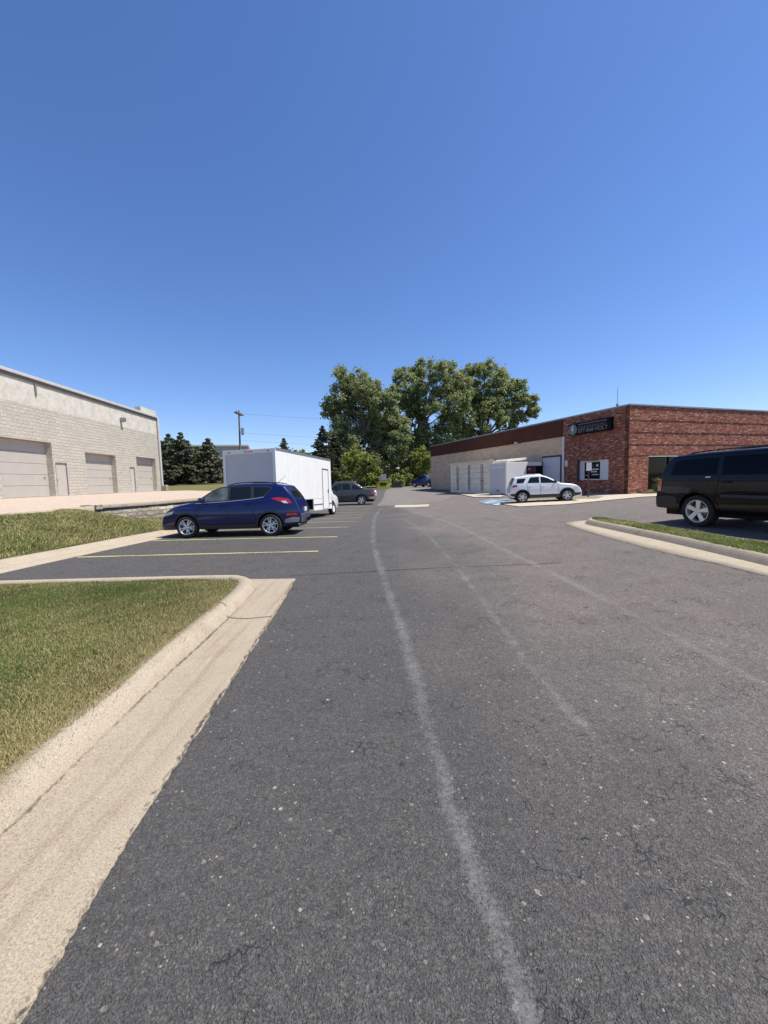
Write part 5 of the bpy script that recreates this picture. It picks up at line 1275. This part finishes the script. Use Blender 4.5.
# ---- white box truck
tk = empty('box_truck', (0, 0, 0), 0, 'white box truck with roll up rear door and side door beside the blue car', 'truck')
BLN, BW, BZ0, BZ1 = 6.55, 2.54, 0.42, 3.30
AX = (3.4, 7.45)
cab = Car(tk, [(6.45, 0.5), (6.46, 1.6), (6.50, 2.12), (6.60, 2.20), (7.0, 2.20), (7.25, 2.10), (7.55, 1.72), (7.78, 1.40), (8.0, 1.30), (8.45, 1.20), (8.66, 1.05), (8.74, 0.8), (8.72, 0.5)], 2.0, (3.4, 7.45), 0.38, 0.42, 1.3, 0.12, 0.12, 0.08, 0.36, 0.4, (0.0, 0.10))
cab.L = 8.75
st = []
for p in cab.prof:
    r_ = cab.ring(p.x, p.y); st.append([Vector((p.x, y, z)) for y, z in r_] + [Vector((p.x, -y, z)) for y, z in reversed(r_[:-1])])
cb = sweep('cab', st, 'white_car', tk, True)
cab.patch('cab_window', [(6.62, 1.40), (7.45, 1.36), (7.22, 1.80), (6.98, 2.02), (6.62, 2.04)], 'dark_glass', 0.008, cb); cab.top('windscreen', 7.28, 7.78, 0.9, 'dark_glass', 0.008, cb)
cab.lip('black_trim', 0.04); cab.patch('headlight', [(8.42, 0.90), (8.64, 0.86), (8.62, 1.02), (8.45, 1.06)], 'clear_lens', 0.01, cb)
cab.strip('door_gap', [(6.56, 1.30), (6.57, 0.5)], 0.014, 'dark_gap', 0.004, cb); cab.strip('door_gap', [(7.5, 1.33), (7.52, 1.0)], 0.014, 'dark_gap', 0.004, cb)
for sg in (1, -1):
    y = sg * 1.02; m = MB(); m.box(7.32, 7.42, min(y + sg * 0.18, y + sg * 0.42), max(y + sg * 0.18, y + sg * 0.42), 1.42, 1.82, 0.03); m.tube((7.35, y - sg * 0.03, 1.5), (7.37, y + sg * 0.25, 1.5), 0.018, n=6); m.build('mirror', 'black_trim', tk)
# the box: side skins come down in front of and behind the rear wheel
hw = BW / 2
m = MB(); m.box(0.0, BLN, -hw, hw, 1.02, BZ1, 0.03); m.box(3.86, BLN, -hw, -hw + 0.05, BZ0, 1.022); m.box(3.86, BLN, hw - 0.05, hw, BZ0, 1.022); m.box(0.0, 2.8, -hw, -hw + 0.05, BZ0 + .1, 1.022); m.box(0.0, 2.8, hw - 0.05, hw, BZ0 + .1, 1.022)
bx = m.build('cargo_box', 'white_panel', tk)
b = MB(); b.prism_z([(BLN, -hw + 0.02), (BLN + 0.35, -hw + 0.25), (BLN + 0.35, hw - 0.25), (BLN, hw - 0.02)], 2.24, BZ1 - 0.03); b.build('wind_nose', 'white_panel', bx)
m = MB()
for sg in (1, -1):
    m.box(0.0, BLN, min(sg * (hw - 0.02), sg * (hw + 0.012)), max(sg * (hw - 0.02), sg * (hw + 0.012)), BZ1 - 0.09, BZ1 + 0.02); m.box(3.9, BLN, min(sg * (hw - .01), sg * (hw + 0.012)), max(sg * (hw - .01), sg * (hw + 0.012)), 0.70, 0.76)
m.build('edge_rail', 'metal_grey', bx)
m = MB()
for x in (1.1, 2.2, 3.3, 4.4):
    for sg in (1, -1): m.box(x - 0.012, x + 0.012, min(sg * (hw + 0.001), sg * (hw + 0.005)), max(sg * (hw + 0.001), sg * (hw + 0.005)), 1.06, BZ1 - 0.1)
m.build('panel_seam', 'white_panel', bx)
m = MB(); m.box(-0.04, -0.002, -hw, -hw + 0.13, 0.55, BZ1 - 0.01); m.box(-0.04, -0.002, hw - 0.13, hw, 0.55, BZ1 - 0.01); m.box(-0.04, -0.002, -hw + 0.13, hw - 0.13, BZ1 - 0.19, BZ1 - 0.012); rf = m.build('rear_frame', 'white_panel', tk)
m = MB(); n = 8; zt = BZ1 - 0.20
for k in range(n): m.box(-0.012, -0.002, -hw + 0.135, hw - 0.135, 0.72 + (zt - 0.72) * k / n, 0.72 + (zt - 0.72) * (k + 1) / n - 0.006)
rd = m.build('roll_door', 'grey_panel', tk); MB().box(-0.04, -0.013, -0.1, 0.1, 0.9, 0.98, 0.01).build('handle', 'black_trim', rd)
for y in (-0.95, 0.95, -0.15, 0.0, 0.15): MB().box(-0.055, -0.041, y - 0.05, y + 0.05, BZ1 - 0.13, BZ1 - 0.08, 0.004).build('marker_light', 'red_lens', rf)
MB().box(-0.30, -0.045, -hw + 0.1, hw - 0.1, 0.48, 0.62, 0.01).build('rear_step', 'metal_grey', tk)
for sg in (1, -1):
    MB().box(-0.06, -0.041, sg * (hw - 0.10) - 0.03, sg * (hw - 0.10) + 0.03, 0.8, 1.0, 0.005).build('tail_light', 'red_lens', tk)
d0, d1 = 5.20, 6.02
f = MB(); f.box(d0 - 0.06, d0, -hw - 0.018, -hw - 0.002, 0.46, 2.72); f.box(d1, d1 + 0.06, -hw - 0.018, -hw - 0.002, 0.46, 2.72); f.box(d0, d1, -hw - 0.018, -hw - 0.002, 2.64, 2.72)
dr = MB().box(d0 + 0.012, d1 - 0.012, -hw - 0.014, -hw - 0.002, 0.46, 2.62, 0.004).build('side_door', 'white_panel', tk); f.build('frame', 'metal_grey', dr)
MB().box(d1 - 0.12, d1 - 0.06, -hw - 0.05, -hw - 0.015, 1.35, 1.55, 0.01).build('handle', 'black_trim', dr)
MB().box(0.3, 6.5, -0.75, 0.75, 0.45, 1.0).build('chassis', 'dark_gap', tk); MB().box(6.4, 8.5, -0.7, 0.7, 0.42, 1.0).build('engine_bay', 'dark_gap', tk)
cab.W = 2.14; cab.wheels('white_panel', 6, 0.58, 0.25, False, 0.12)
hd = 90 - 13.0
d = Vector((math.cos(R(hd)), math.sin(R(hd)))); nrm = Vector((-d.y, d.x)); corner = Vector((-4.56, 16.5))
place(tk, AX, corner + nrm * hw + d * AX[0], hd)

# things at the end of the road
p = px_world(382.5, 486.8, 59); z = float(ground(p.x, p.y))
bn = empty('yellow_green_bin', (p.x, p.y, z), R(8), 'yellow green bin with dark slot at the end of the road', 'bin')
MB().box(-1.0, 1.0, -0.5, 0.5, 0.1, 1.05, 0.04).build('bin_body', 'yellow_green', bn); MB().box(-0.45, 0.55, -0.53, -0.502, 0.55, 0.9, 0.01).build('slot', 'dark_gap', bn); MB().box(-1.04, 1.04, -0.54, 0.54, 1.054, 1.12, 0.02).build('lid', 'yellow_green', bn)
p = px_world(397, 486.3, 60); z = float(ground(p.x, p.y))
bn = empty('waste_bin', (p.x, p.y, z), R(-6), 'brown waste bin beside the yellow green bin', 'bin')
MB().box(-0.75, 0.75, -0.5, 0.5, 0.1, 0.9, 0.04).build('bin_body', 'brown_bin', bn); MB().box(-0.78, 0.78, -0.54, 0.54, 0.904, 0.98, 0.02).build('lid', 'black_trim', bn)
p = px_world(383.5, 478, 62.5); z = float(field_z(p.x, p.y))
sp = empty('notice_board', (p.x, p.y, z), 0, 'pale square notice board on a post among the shrubs', 'sign')
MB().tube((0, 0, -0.1), (0, 0, 1.4), 0.05, n=8).build('post', 'metal_grey', sp); MB().box(-0.45, 0.45, -0.06, -0.02, 1.35, 2.35, 0.01).build('board', 'grey_panel', sp)
